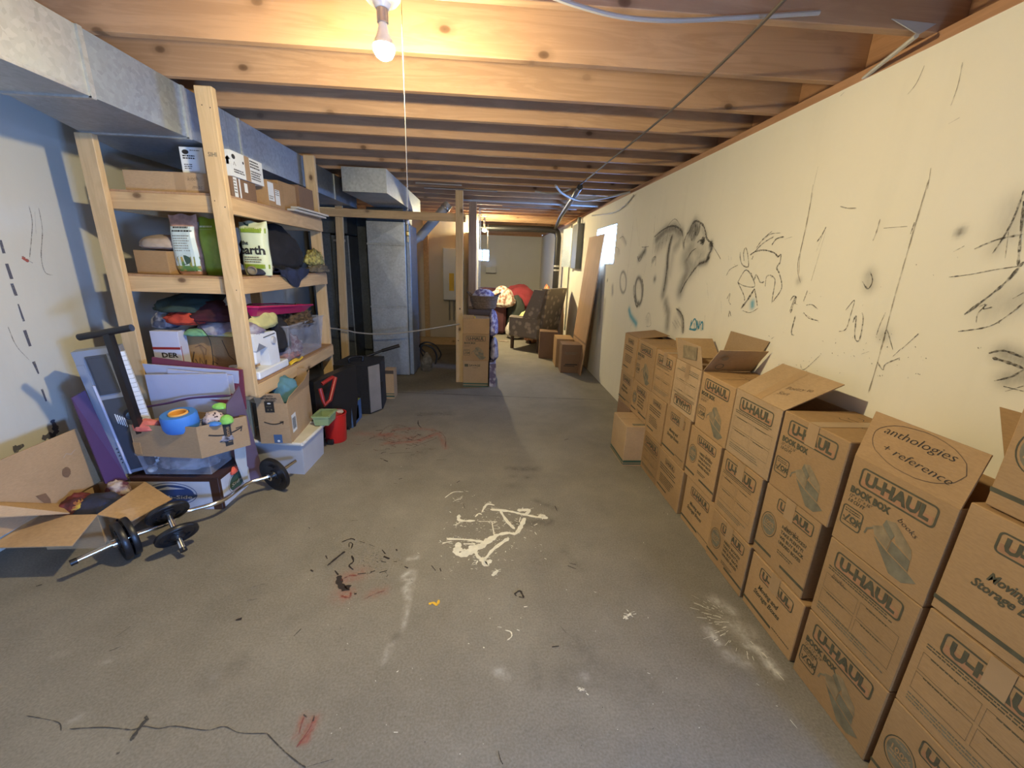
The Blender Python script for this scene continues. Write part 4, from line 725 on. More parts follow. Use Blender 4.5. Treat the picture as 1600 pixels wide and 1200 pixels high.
moving_box(2.21, 2.54, .637, T6, 'B', 'open box printed upside down with four flaps standing up', flip=True, closed=False, seed=19, x1=1.53, mat='cardboard_tan', tape=.5,
           fl=[(flp([(XF+.002, 2.53, T6), (XF+.002, 2.215, T6), (XF-.01, 2.25, T6+.13), (XF-.01, 2.55, T6+.13)]), lambda fb: fb.rect(Frame((XF, 2.5, T6), (0, -1, .1), (-.1, 0, 1), .004), .05, .02, .22, .10, 'ink_grey2')),
               (flp([(XF+.01, 2.212, T6), (1.528, 2.212, T6), (1.56-.03, 2.10, T6+.14), (XF+.02, 2.10, T6+.14)]), lambda fb: (fb.oval(Frame((XF+.02, 2.20, T6), (1, 0, 0), (0, -.62, .78), .004), .05, .05, .022, .022, 'ink_grey', .006), fb.oval(Frame((XF+.02, 2.20, T6), (1, 0, 0), (0, -.62, .78), .004), .05, .12, .02, .018, 'ink_grey2'))),
               (flp([(1.527, 2.535, T6), (1.527, 2.215, T6), (1.542, 2.13, T6+.19), (1.542, 2.50, T6+.19)]), None),
               (flp([(1.525, 2.538, T6), (XF+.01, 2.538, T6), (XF+.03, 2.66, T6+.11), (1.52, 2.66, T6+.11)]), None)])
moving_box(2.575, 2.888, 0, .31, 'B', 'bottom box of the seventh stack with a small full logo, touching the lone pale box', seed=20)
moving_box(2.59, 2.895, .312, .625, 'T', 'plain brown middle box with faint print, seventh stack out from the camera', seed=21, mat='cardboard')
moving_box(2.55, 2.86, .627, .955, 'B', 'top brown box with split logo next to the upside-down open box', tape=True, seed=22)
moving_box(2.90, 3.24, .345, .62, 'C', 'middle box over the lone pale box, faint print in a circle', seed=23)
moving_box(2.87, 3.235, .622, .958, 'A', 'top book box with small logo, second last stack of the row', seed=24)
moving_box(3.245, 3.575, 0, .345, None, 'plain bottom box at the far end of the row, behind the lone pale box', seed=25, mat='cardboard_dark')
moving_box(3.245, 3.575, .346, .625, 'D', 'middle box at the far end of the row with small print', seed=26)
moving_box(3.25, 3.575, .626, .958, 'T', 'topmost box at the far end of the row, covered in rows of print', seed=27, closed=False, fl=[(flp([(XF+.01, 3.57, .957), (XF+.01, 3.255, .957), (1.50, 3.255, .985), (1.50, 3.57, .985)]), None)])
o, fr = moving_box(2.875, 3.21, 0, .338, None, 'lone pale box with a green base band standing out from the row', x0=1.09, x1=1.40, mat='cardboard_tan', rot=0, seed=28)
mb = MB(); 
for f_, wd in ((fr, .329), (Frame((1.09, 2.878, 0), (1, 0, 0), (0, 0, 1)), .31)):
    mb.rect(f_, .001, .014, wd-.001, .024, 'green_print'); mb.rect(f_, .001, .030, wd-.001, .050, 'green_print')
mb.rect(Frame((1.09, 2.878, .335), (1, 0, 0), (0, 1, 0)), .06, .02, .20, .06, 'ink_grey'); mb.build('printed_band', o)

# ------------------------------------------------------------------ wooden shelf unit on the left
su = thing('wooden_shelf_unit', 'tall home-built lumber shelf unit against the left wall', 'shelf', (-1.8, 3.25, 0))
PY0, PY1 = 2.58, 3.98
def post(x0, x1, y0, y1, z1, par, mark=None, z0=0):
    mb = MB(); mb.box(x0, x1, y0, y1, z0, z1, 'post_wood', .003)
    if mark:
        f = Frame((x0, y0, 0), (1, 0, 0), (0, 0, 1)); mb.text(f, mark, .022, 2.0, .03, 'ink_grey', .01, 0, .045, 0)
        mb.oval(f, .03, 2.24, .003, .003, 'ink_black'); mb.oval(f, .07, 2.23, .003, .003, 'ink_black'); mb.oval(f, .02, 1.78, .003, .003, 'ink_black'); mb.oval(f, .07, 1.75, .0035, .0035, 'ink_black'); mb.oval(f, .065, 1.30, .003, .003, 'ink_black')
    return mb.build('post', par)
post(-1.527, -1.438, PY0-.038, PY0, 2.329, su, 'SIHI', .645); post(-1.73, -1.641, 2.80, 2.838, .61, su); post(-2.165, -2.076, PY0-.038, PY0, 2.083, su)
post(-1.575, -1.486, PY1-.02, PY1+.018, 2.329, su); post(-2.165, -2.076, PY1-.02, PY1+.018, 2.083, su)
for i, z in enumerate((1.81, 1.36, .70)):
    MB().box(-2.09, -1.50, PY0, PY0+.038, z-.089, z, 'rail_x', .002).build('shelf_rail', su)
    MB().box(-1.500, -1.462, PY0+.038, PY1-.02, z-.089, z, 'rail_y', .002).build('shelf_rail', su)
    MB().box(-2.165, -1.50, PY1-.06, PY1-.022, z-.089, z, 'rail_x', .002).build('shelf_rail', su)
    MB().box(-2.165, -2.13, PY0+.002, PY1-.062, z-.089, z-.001, 'rail_y', .002).build('shelf_rail', su)
    MB().box(-2.17, -1.465, PY0+.002, PY1-.022, z, z+.012, 'osb', .001).build('shelf_board', su)
ZS = [1.823, 1.373, .713]

def cbox(name, x0, x1, y0, y1, z0, z1, mat, label, cat='box', grp=None, rot=0, prn=None, b=.002):
    mb = MB(); c = Vector(((x0+x1)/2, (y0+y1)/2, z0)); mb.T = Matrix.Translation(c) @ Matrix.Rotation(math.radians(rot), 4, 'Z') @ Matrix.Translation(-c)
    mb.box(x0, x1, y0, y1, z0, z1, mat, b)
    if prn: prn(mb, Frame((x0, y0, z0), (1, 0, 0), (0, 0, 1)), Frame((x1, y0, z0), (0, 1, 0), (0, 0, 1)), x1-x0, y1-y0, z1-z0)
    return tag(mb.build(name), label, cat, grp)
# top shelf
def p(mb, f, s, w_, d, h):
    mb.rect(f, .27, 0, .325, h, 'tape'); scrawl(mb, f, 'kitch', .34, .065, .03, .08); scrawl(mb, f, 'misc', .36, .025, .03, 0)
cbox('storage_box', -2.03, -1.56, 2.63, 3.05, ZS[0], 1.93, 'cardboard_tan', 'long flat taped cardboard box on the top shelf by the left post', prn=p)
def p(mb, f, s, w_, d, h):
    mb.rect(f, .0, .0, .125, h, 'white_card'); mb.rect(f, .215, 0, w_, h, 'white_card'); mb.rect(f, .125, 0, .155, h, 'tape'); 
    mb.oval(f, .03, h-.025, .018, .012, 'ink_black'); mb.fine(f, .055, h-.018, .11, 1, .01, 'ink_grey', 1); mb.fine(f, .012, .088, .1, 2, .012, 'ink_black', 2, .6); mb.fine(f, .014, .045, .06, 3, .01, 'ink_black', 3)
    mb.poly(f, [(w_-.035, h-.05), (w_-.015, h-.03), (w_-.0, h-.05)], 'ink_black'); mb.rect(f, w_-.025, h-.075, w_-.01, h-.05, 'ink_black')
    mb.rect(s, 0, 0, .14, h, 'white_card'); mb.rect(s, .195, 0, d, h, 'white_card'); mb.rect(s, .14, 0, .195, h, 'tape')
    mb.oval(s, .03, h-.03, .018, .013, 'ink_black'); mb.line(s, [(.022, .06), (.032, .08), (.045, .06)], .004, 'ink_black'); mb.oval(s, .125, h-.045, .008, .008, 'ink_black'); mb.fine(s, .02, .035, .135, 2, .012, 'ink_black', 5, .6)
    mb.fine(s, .20, h-.02, .32, 3, .016, 'ink_black', 6, .55); mb.fine(s, .20, .06, .33, 4, .014, 'ink_black', 7, .55)
cbox('storage_box', -1.735, -1.465, 2.675, 3.02, 1.932, 2.068, 'white_card', 'white printed box with a tape band on top of the flat cardboard box', prn=p)
def p(mb, f, s, w_, d, h):
    mb.rect(s, .02, 0, .055, h, 'white_card'); mb.rect(s, .075, 0, .09, h, 'white_card'); mb.rect(s, .13, .04, .165, h-.015, 'white_card'); mb.fine(s, .022, h-.02, .05, 5, .016, 'ink_grey', 1)
cbox('storage_box', -1.558, -1.47, 2.66, 2.92, ZS[0], 1.929, 'cardboard_dark', 'brown box with white stripes tucked under the white printed box', prn=p)
def p(mb, f, s, w_, d, h):
    mb.rect(s, .0, .035, .085, h-.012, 'white_card'); mb.rect(s, .10, .02, .17, h-.045, 'white_card'); mb.fine(s, .105, h-.055, .165, 3, .013, 'ink_grey', 3); mb.fine(s, .01, .06, .08, 2, .013, 'ink_grey', 4)
cbox('storage_box', -1.73, -1.47, 3.06, 3.30, ZS[0], 1.985, 'cardboard', 'brown box with two white labels on the top shelf', prn=p, rot=2)
cbox('storage_box', -1.75, -1.50, 3.31, 3.56, ZS[0], 2.02, 'cardboard', 'plain brown box at the middle of the top shelf, under the duct', rot=-3)
cbox('storage_box', -1.74, -1.49, 3.60, 3.88, ZS[0], 2.04, 'cardboard_dark', 'tall plain brown box beside the far post on the top shelf')
for i, (z, x) in enumerate(((1.8235, -1.43), (1.842, -1.415))):
    mb = MB(); mb.bar((x-.02, 3.34+.03*i, z+.008), (x, 3.90+.02*i, z+.008+.0*i), .055, .014, 'pvc'); tag(mb.build('trim_board'), ['lower white trim strip jutting over the top shelf rail', 'upper white trim strip jutting over the top shelf rail'][i], 'trim strip')
# second shelf
cbox('storage_box', -2.07, -1.885, 2.64, 2.95, ZS[1], 1.505, 'cardboard', 'brown box under the folded beige cloth on the second shelf')
heap('folded_cloth', (-1.98, 2.80, 1.507), (.115, .16, .095), 'beige_cloth', 'beige cloth bundle in plastic lying on a brown box', 'cloth', 4, amp=.10, f=1.6)
def bag(name, c, w_, h, d, mat, label, prn=None, lean=0, seed=0, top=.35, rotz=0, cat='bag'):
    """filled paper or plastic sack standing up: pillow shaped with a pinched top"""
    nx, nz = 16, 22; mb = MB(); vs = []; fs = []; T = Matrix.Translation(Vector(c)) @ Matrix.Rotation(rotz, 4, 'Z') @ Matrix.Rotation(lean, 4, 'Y'); mb.T = T
    for side in (-1, 1):
        for j in range(nz+1):
            t = j/nz; prof = (1-max(0, (t-(1-top))/top)**1.3)*min(1, .55+t*4)
            for i in range(nx+1):
                s_ = i/nx*2-1; bul = (1-abs(s_)**4)**.5*prof; n_ = noise.noise(Vector((s_*1.5+seed, t*3, side*.7+seed)))*.10
                vs.append((s_*w_/2*(1-.04*math.sin(t*9+seed)), side*(d/2*bul*(1+n_)+.001), t*h+.006*math.sin(s_*5+seed)*(t > .95)))
    k = (nx+1)*(nz+1)
    for sd in (0, 1):
        for j in range(nz):
            for i in range(nx):
                a = sd*k+j*(nx+1)+i; q = (a, a+1, a+nx+2, a+nx+1); fs.append(q if sd == 0 else q[::-1])
    for j in range(nz):
        for e in (0, nx):
            a = j*(nx+1)+e; q = (a, a+nx+1, a+nx+1+k, a+k); fs.append(q if e == 0 else q[::-1])
    fs.append(tuple(range(nx+1))[::-1]+tuple(range(k, k+nx+1)))
    mb.add(vs, fs, mat)
    if prn:
        m2 = MB(); prn(m2, Frame((-w_/2, -d/2-.002, 0), (1, 0, 0), (0, 0, 1)), w_, h)
        # wrap the print round the bulging front
        for v, f, mi in ((m2.v, m2.f, m2.m),):
            vv = []
            for q in v:
                s_ = max(-1, min(1, q.x/(w_/2))); t = max(0, min(1, q.z/h)); prof = (1-max(0, (t-(1-top))/top)**1.3)*min(1, .55+t*4)
                bul = (1-abs(s_)**4)**.5*prof; n_ = noise.noise(Vector((s_*1.5+seed, t*3, -.7+seed)))*.10
                vv.append((q.x*(1-.04*math.sin(t*9+seed)), -(d/2*bul*(1+n_)+.001)-.0035+(q.y+d/2+.002), q.z))
            base = len(mb.v)
            for q in vv: mb.v.append(T @ Vector(q))
            for a, b_ in zip(f, mi): mb.f.append(tuple(x+base for x in a)); mb.m.append(mb.mi(m2.mats[b_]))
    return tag(mb.build(name, smooth='auto'), label, cat)
def quads(mb, f, a0, b0, a1, b1, m, n=8):
    for i in range(n):
        for j in range(n):
            mb.rect(f, a0+(a1-a0)*i/n, b0+(b1-b0)*j/n, a0+(a1-a0)*(i+1)/n, b0+(b1-b0)*(j+1)/n, m)
def p(mb, f, w_, h):
    quads(mb, f, .018, .02, w_-.006, h*.80, 'bag_white'); quads(mb, f, .018, .02, w_-.006, h*.30, 'seed_print', 7)
    for k, (a, b_) in enumerate(((.035, .265), (.028, .245))): mb.fine(f, a, b_, w_-.012, 1, .016, 'ink_black', k, .6)
    mb.fine(f, .03, .22, w_-.02, 7, .014, 'ink_grey', 3, .3); mb.oval(f, .07, .085, .04, .028, 'green_print')
bag('seed_bag', (-1.815, 2.74, ZS[1]), .155, .345, .10, 'sack_orange', 'white and orange printed sack on the second shelf, left of the green bag', p, lean=-.03, seed=2)
def p(mb, f, w_, h): mb.fine(f, .02, h*.83, w_*.75, 1, .016, 'bag_pale', 2, .6); mb.rect(f, .02, h*.79, w_*.6, h*.793, 'bag_pale')
bag('green_bag', (-1.665, 2.765, ZS[1]), .16, .335, .11, 'bag_green', 'plain olive green sack on the second shelf, left of the corner post', p, lean=-.03, seed=5)
def p(mb, f, w_, h):
    quads(mb, f, .002, h*.79, w_-.002, h*.88, 'bag_green', 6); quads(mb, f, .002, h*.13, w_-.002, h*.21, 'bag_green', 6); mb.fine(f, .02, h*.86, w_-.02, 1, .02, 'bag_pale', 4, .7)
    mb.text(f, 'the', .02, h*.57, .035, 'ink_black', .02); mb.text(f, 'earth', .0, h*.40, .075, 'ink_black', .03, 0, w_*.94); mb.fine(f, .03, h*.33, w_-.02, 3, .014, 'ink_grey', 2); mb.poly(f, [(.03, h*.98), (.07, h*.97), (.075, h*.90), (.05, h*.93)], 'green_print')
bag('earth_bag', (-1.522, 2.93, ZS[1]), .17, .335, .09, 'bag_pale', 'pale green sack with the word earth, just right of the corner post', p, seed=9, top=.15)
heap('tan_bag', (-1.62, 3.13, ZS[1]), (.07, .08, .27), 'khaki_cloth', 'grey-tan bag leaning behind the zebra-striped roll on the second shelf', 'bag', 12, amp=.12)
heap('black_bag', (-1.64, 3.40, ZS[1]), (.15, .33, .34), 'black_cloth', 'large slumped black garment bag filling the right half of the second shelf', 'bag', 7, amp=.16, f=1.8)
mb = MB(); P0 = at(402, 418, x=-1.53); P1 = Vector((-1.56, 3.06, 1.52)); a = at(421, 421, x=-1.50); a.z = 1.408
mb.tube([a, a+(Vector((-1.60, 3.1, 1.50))-a)*.5, Vector((-1.61, 3.12, 1.52))], [.033, .036, .034], 'zebra', 14); mb.lathe([(.024, 0), (.016, -.004), (.016, .004)], a, 'beige_cloth', 12, (Vector((-1.61, 3.12, 1.52))-a).normalized()); tag(mb.build('rolled_fabric', smooth='auto'), 'rolled black and cream striped fabric on the second shelf', 'fabric')
mb = heap_mb((-1.505, 2.895, 1.374), (.04, .085, .045), 'navy_cloth', 3, amp=.05); o = tag(mb.build('shoe', smooth=True), 'dark shoe lying on the second shelf beside the corner post', 'shoe')
MB().lathe([(0, 0), (.026, 0), (.030, .006), (.022, .012)], (-1.500, 2.806, 1.405), 'khaki_cloth', 18, (.35, -1, 0)).build('shoe_sole', o, smooth=True)
# jeans leg hanging over the rail
mb = MB(); nu, nv = 22, 18; vs = []
for side in (0, 1):
    for j in range(nv+1):
        t_ = j/nv
        for i in range(nu+1):
            s_ = i/nu; yy = 3.02+.50*s_+.05*t_; drop = (.10-.085*abs(s_-.42)*2)*t_*1.15
            xx = -1.60+.155*min(1, t_*1.6); zz = 1.415+.02*math.sin(s_*14+t_*5)*(1-t_) if t_ < .6 else 1.41-drop*(t_-.6)/.4*1.2
            if t_ < .6: xx += .01*math.sin(s_*11)
            else: xx = -1.448+.008*math.sin(s_*17)+.006*side
            vs.append((xx, yy, zz-.02*side*(t_ < .6)))
kk = (nu+1)*(nv+1); fs = []
for sd in (0, 1):
    for j in range(nv):
        for i in range(nu): a = sd*kk+j*(nu+1)+i; fs.append((a, a+1, a+nu+2, a+nu+1))
mb.add(vs, fs, 'denim'); tag(mb.build('jeans', smooth=True), 'dark blue jeans leg draped over the second shelf edge', 'clothes')
heap('straw_bundle', (-1.50, 3.80, 1.43), (.06, .13, .125), 'straw', 'yellow crinkled straw bundle at the far end of the second shelf', 'craft supply', 15, amp=.3, f=5)
heap('net_bag', (-1.485, 3.82, ZS[1]), (.075, .14, .07), 'khaki_cloth', 'brown crumpled bag under the yellow straw bundle', 'bag', 19, amp=.3, f=4)
# third shelf, end facing the camera
heap('dark_clothes', (-1.93, 2.92, 1.12), (.22, .26, .13), 'dark_green_cloth', 'dark green clothes piled highest at the left of the bottom shelf', 'clothes', 21, amp=.12)
heap('maroon_clothes', (-1.73, 2.86, 1.07), (.20, .20, .14), 'maroon_cloth', 'dark maroon clothes heaped on the bags of the bottom shelf', 'clothes', 22, amp=.15)
heap('striped_clothes', (-2.04, 2.76, 1.03), (.075, .09, .11), 'white_blue_cloth', 'white and dark cloth wad beside the left post on the bottom shelf', 'clothes', 23, amp=.15)
heap('red_bag', (-1.90, 2.735, 1.06), (.115, .09, .10), 'red_bag', 'orange-red shiny bag on the bottom shelf pile', 'bag', 24, amp=.2, f=2.8)
heap('khaki_bag', (-1.97, 2.90, ZS[2]), (.14, .16, .31), 'beige_cloth', 'beige sack behind the white and red box on the bottom shelf', 'bag', 25, amp=.10)
mb = heap_mb((-1.68, 2.79, .985), (.20, .11, .11), 'clear_stuff', 26, amp=.15); tag(mb.build('plastic_bag', smooth=True), 'crinkled lilac plastic bag of clothes on the scribbled cardboard box', 'bag')
heap('green_cloth', (-1.84, 2.71, .99), (.075, .035, .05), 'mint', 'small mint green cloth squeezed under the lilac plastic bag', 'clothes', 28, amp=.15)
heap('pale_cloth', (-1.655, 2.70, .995), (.11, .03, .035), 'yellow_cloth', 'pale yellow cloth edge under the lilac plastic bag, behind the corner post', 'clothes', 29, amp=.15)
heap('grey_bag', (-1.66, 2.86, 1.06), (.08, .12, .20), 'grey_white', 'translucent grey bag rising behind the corner post on the bottom shelf', 'bag', 30, amp=.10)
def p(mb, f, s, w_, d, h):
    mb.oval(f, .05, h-.04, .012, .014, 'ink_black'); 
    mb.line(f, [(.09, .17), (.07, .11), (.08, .06), (.12, .05), (.15, .07), (.16, .12), (.14, .08), (.12, .13), (.11, .07), (.09, .12)], .008, 'marker'); mb.line(f, [(.16, .06), (.19, .07), (.20, .11), (.23, .09)], .007, 'marker'); mb.line(f, [(.10, .20), (.14, .215), (.17, .19), (.16, .15)], .007, 'cardboard_dark'); mb.fine(f, .12, .05, .22, 3, .012, 'marker', 3, .6); mb.line(f, [(.20, .16), (.24, .12)], .004, 'ink_grey')
    mb.line(f, [(.28, h-.02), (.31, .15), (.34, .12)], .004, 'ink_black'); mb.fine(f, .27, .06, .34, 3, .014, 'red_mark', 8)
cbox('cardboard_box', -1.985, -1.56, 2.735, 3.0, ZS[2], .985, 'cardboard', 'cardboard box with scribbled drawings on the bottom shelf', prn=p, rot=-2)
mb = MB(); mb.tube(curve_pts([at(296, 492, y=2.67), at(312, 510, y=2.665), at(328, 532, y=2.66), at(334, 572, y=2.66)], 8), .0022, 'abs_black', 6); tag(mb.build('charging_cable'), 'thin dark cord hanging in front of the scribbled box', 'cord')
def p(mb, f, s, w_, d, h):
    mb.rect(f, .0, h-.115, w_, h-.10, 'red_metal'); mb.text(f, 'PAPER', -.098+.0, h-.165, .044, 'ink_black', .03, 0, .245) if False else mb.text(f, 'DER', .045, h-.165, .042, 'ink_black', .03, 0, .095); mb.rect(s, .005, .0, .012, h*.7, 'red_metal')
cbox('white_carton', -2.075, -1.915, 2.64, 2.72, ZS[2], 1.03, 'foam_board', 'white carton with a red stripe and black letters beside the left post', prn=p, rot=3)
t = thing('black_mug', 'small black jar with white cap on the bottom shelf near the corner post', 'jar', (-1.62, 2.66, ZS[2])); 
MB().lathe([(0, .0), (.03, .0), (.033, .01), (.033, .06), (.022, .075), (.022, .085), (0, .085)], (-1.62, 2.66, ZS[2]), 'black_plastic', 20).build('jar', t, smooth='auto'); MB().lathe([(0, .0), (.025, .0), (.025, .016), (0, .018)], (-1.62, 2.66, ZS[2]+.0855), 'white_gloss', 18).build('cap', t, smooth='auto')
# sewing machine
t = thing('sewing_machine', 'white sewing machine on the bottom shelf by the corner post', 'sewing machine', (-1.55, 2.85, ZS[2]))
mb = MB(); mb.box(-1.62, -1.475, 2.68, 3.09, ZS[2], ZS[2]+.055, 'white_gloss', .008); mb.build('base', t)
mb = MB(); mb.slab([(-1.485, a, ZS[2]+b_) for a, b_ in ((2.86, .056), (2.985, .056), (2.975, .27), (2.95, .285), (2.70, .30), (2.69, .285), (2.69, .19), (2.84, .19))], .125, 'white_gloss'); mb.build('body', t)
mb = MB(); mb.slab([(-1.4835, 2.70, ZS[2]+.185), (-1.4835, 2.82, ZS[2]+.195), (-1.4835, 2.74, ZS[2]+.235)], .002, 'silver'); mb.build('side_print', t)
MB().box(-1.605, -1.49, 2.69, 2.76, ZS[2]+.10, ZS[2]+.19, 'white_gloss', .01).build('head', t)
MB().lathe([(0, .016), (.022, .016), (.026, .010), (.028, 0)], (-1.485, 2.915, ZS[2]+.225), 'grey_bin', 24, (1, 0, 0)).build('stitch_dial', t, smooth='auto')
MB().tube([(-1.483, 2.80, ZS[2]+.262), (-1.483, 2.95, ZS[2]+.268)], .003, 'abs_black').build('slot', t)
MB().tube(curve_pts([(-1.55, 2.73, ZS[2]+.285), (-1.55, 2.73, ZS[2]+.35), (-1.55, 2.82, ZS[2]+.36), (-1.55, 2.83, ZS[2]+.285)], 4), .004, 'yellow_cloth', 6).build('handle', t, smooth=True)
MB().tube([(-1.56, 2.72, ZS[2]+.10), (-1.56, 2.72, ZS[2]+.058)], .003, 'chrome').build('needle', t)
heap('yellow_towel', (-1.56, 2.93, 1.012), (.085, .16, .145), 'yellow_cloth', 'pale yellow towel behind the sewing machine', 'towel', 31, amp=.14)
heap('sorting_bag', (-1.63, 3.02, ZS[2]), (.06, .14, .28), 'grey_white', 'grey-white bag filling the space behind the sewing machine', 'bag', 33, amp=.1)
heap('black_cloth_bag', (-1.58, 3.16, .80), (.09, .13, .28), 'black_cloth', 'black cloth bag between the yellow towel and the clear bin', 'bag', 32, amp=.15)
t = thing('pink_tray', 'glossy magenta plastic tray lying across the bags of the bottom shelf', 'tray', (-1.57, 3.2, 1.10))
mb = MB(); c = [(-1.74, 2.80, 1.115), (-1.51, 2.80, 1.115), (-1.51, 3.50, 1.065), (-1.74, 3.50, 1.065)]; tpt = [(-1.78, 2.76, 1.18), (-1.468, 2.76, 1.18), (-1.468, 3.60, 1.115), (-1.78, 3.60, 1.115)]
mb.hexa(c, tpt, 'pink_tray'); mb.build('tray_body', t); mb = MB(); q = [Vector(v) for v in tpt]; mb.tube(q+[q[0]], .007, 'pink_tray', 8); mb.build('tray_rim', t, smooth='auto')
t = thing('clear_storage_bin', 'clear plastic bin of odds and ends at the far end of the bottom shelf', 'bin', (-1.62, 3.4, ZS[2]))
def bin_shell(mb, x0, x1, y0, y1, z0, z1, m, tp=.03, th=.004):
    a = [(x0+tp, y0+tp, z0), (x1-tp, y0+tp, z0), (x1-tp, y1-tp, z0), (x0+tp, y1-tp, z0)]; b_ = [(x0, y0, z1), (x1, y0, z1), (x1, y1, z1), (x0, y1, z1)]
    for i in range(4): j = (i+1) % 4; mb.slab([a[i], a[j], b_[j], b_[i]], th, m)
    mb.slab(a[::-1], th, m); q = [Vector(v) for v in b_]
    for i in range(4): mb.bar(q[i], q[(i+1) % 4], .018, .010, m)
mb = MB(); bin_shell(mb, -1.80, -1.468, 3.12, 3.80, ZS[2]+.005, 1.0, 'clear_plastic'); mb.build('bin_shell', t)
heap('bin_contents', (-1.63, 3.35, ZS[2]+.012), (.11, .20, .19), 'bin_stuff', 'jumble of grey and white things inside the clear bin', 'household things', 34, amp=.2, f=3.5)
heap('red_contents', (-1.60, 3.30, .724), (.10, .16, .07), 'bin_red', 'orange-red wrapped things at the bottom of the clear bin', 'household things', 35, amp=.2, f=4)
heap('leaf_garland', (-1.60, 3.50, .935), (.13, .18, .17), 'leaves', 'brown dried leaf garland spilling over the clear bin', 'garland', 36, amp=.35, f=6)
mb = MB(); a = Vector((-1.472, 3.10, ZS[2]+.004)); mb.tube(curve_pts([a, a+Vector((.012, .05, .015)), a+Vector((.01, .13, .006)), a+Vector((.004, .2, .014))], 5), .008, 'yellow', 8); mb.tube(curve_pts([a+Vector((-.02, .03, .004)), a+Vector((-.005, .09, .02)), a+Vector((-.01, .16, .005))], 5), .007, 'yellow', 8); tag(mb.build('yellow_snips', smooth='auto'), 'yellow handled snips on the bottom shelf edge', 'tool')
# ------------------------------------------------------------------ things leaning and stacked in front of the shelf
t = thing('keyboard', 'grey electronic keyboard standing on end against the left wall', 'keyboard', (-2.1, 2.3, .22))
A = at(110, 551, x=-2.20); Bq = at(184, 538, x=-2.03); Cq = at(236, 712, x=-1.98); D = at(192, 742, x=-2.13)
un = (Bq-A); up = (A-D).normalized(); wK = un.length; lK = (A-D).length; fr = Frame(D, Cq-D, D.lerp(A, 1)-D, 0)
fr.v = up; fr.u = ((un.normalized())-(up*un.normalized().dot(up))).normalized(); fr.n = fr.u.cross(fr.v)
mb = MB(); 
def kslab(a0, b0, a1, b1, d0, d1, m, mb): mb.hexa([fr.p(a0, b0, d0), fr.p(a1, b0, d0), fr.p(a1, b1, d0), fr.p(a0, b1, d0)], [fr.p(a0, b0, d1), fr.p(a1, b0, d1), fr.p(a1, b1, d1), fr.p(a0, b1, d1)], m)
kslab(0, 0, wK, lK, -.085, 0, 'silver', mb); kslab(.0, lK*.28, wK*.16, lK*.9, 0, .006, 'silver', mb); kslab(wK*.17, .0, wK*.22, lK*.74, 0, .012, 'foam_board', mb); mb.build('body', t)
mb = MB(); kslab(wK*.22, .02, wK*.74, lK*.62, 0, .004, 'grey_panel', mb)
for i in range(5): kslab(wK*.36+.008*i, lK*(.42-.01*i), wK*.36+.008*i+.004, lK*(.50-.01*i), .004, .006, 'white_gloss', mb)
for i in range(5): kslab(wK*.1, lK*(.1+.03*i), wK*.13, lK*(.108+.03*i), .004, .006, 'black_plastic', mb)
mb.build('control_panel', t)
mb = MB(); kslab(wK*.24, lK*.66, wK*.68, lK*.955, 0, .010, 'grey_panel', mb); kslab(wK*.28, lK*.68, wK*.64, lK*.94, .010, .014, 'grey_panel', mb); mb.build('speaker', t)
nk = 26
for i in range(nk):
    mb = MB(); b0 = lK*(.04+.92*i/nk); kslab(wK*.80, b0+.0012, wK*1.08, b0+lK*.92/nk-.0012, -.02, .004, 'white_gloss', mb); mb.build('white_key', t)
for i in range(nk):
    if i % 7 not in (2, 6):
        mb = MB(); b0 = lK*(.04+.92*(i+1)/nk); kslab(wK*.76, b0-.006, wK*.92, b0+.006, .0, .012, 'black_plastic', mb); mb.build('black_key', t)
t = thing('keyboard_stand', 'black metal T-bar stand standing in front of the keyboard', 'stand', (-1.95, 2.2, .2))
a = fr.p(wK*.66, lK*1.03, .05); b_ = fr.p(wK*.72, lK*.05, .035)
MB().tube([at(124, 527, y=2.12), at(206, 512, y=2.12)], .017, 'black_rubber', 14).build('cross_bar', t, smooth='auto'); cpt = at(168, 519, y=2.12)
MB().bar(cpt, fr.p(wK*.76, 0.04, .03), .032, .03, 'black_plastic', (1, 0, 0)).build('upright', t)
MB().lathe([(0, .02), (.022, .018), (.03, 0), (.03, -.02)], at(204, 648, x=-1.98), 'black_plastic', 18, (.7, -.7, 0)).build('clamp_knob', t, smooth='auto')
MB().slab([at(112, 622, x=-2.20), at(128, 612, x=-2.10), at(196, 752, x=-2.02), at(160, 752, x=-2.12)], .02, 'purple_board') and None
mb = MB(); mb.slab([at(112, 622, x=-2.21), at(165, 756, x=-2.14), at(200, 750, x=-2.10), at(133, 610, x=-2.17)], .018, 'purple_board'); tag(mb.build('purple_board'), 'dark purple board leaning behind the keyboard', 'board')
# foam boards
def board(name, q, th, mat, label, edge=None, par=None):
    mb = MB(); mb.slab(q, th, mat); return tag(mb.build(name), label, 'board')
board('foam_board', [Vector((-2.03, 2.482, .86)), Vector((-2.0, 2.595, .25)), Vector((-1.60, 2.595, .25)), at(372, 580, y=2.482)], .006, 'foam_board2', 'white foam board at the back of the leaning boards')
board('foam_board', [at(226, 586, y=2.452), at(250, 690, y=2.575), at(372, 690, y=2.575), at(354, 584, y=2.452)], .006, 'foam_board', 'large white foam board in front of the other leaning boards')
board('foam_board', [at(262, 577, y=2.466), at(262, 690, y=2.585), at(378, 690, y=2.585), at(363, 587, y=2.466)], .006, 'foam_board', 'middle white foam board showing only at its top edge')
mb = MB(); mb.slab([at(237, 558, y=2.50), at(240, 600, y=2.495), at(384, 640, y=2.495), at(378, 578, y=2.50)], .012, 'maroon_board')
f_ = Frame(at(237, 572, y=2.497), at(372, 592, y=2.497)-at(237, 572, y=2.497), (0, 0, 1), .004)
for i in range(9): mb.poly(f_, [(.02+.05*i, .0), (.07+.05*i, .0), (.045+.05*i, .022)], 'mauve_board')
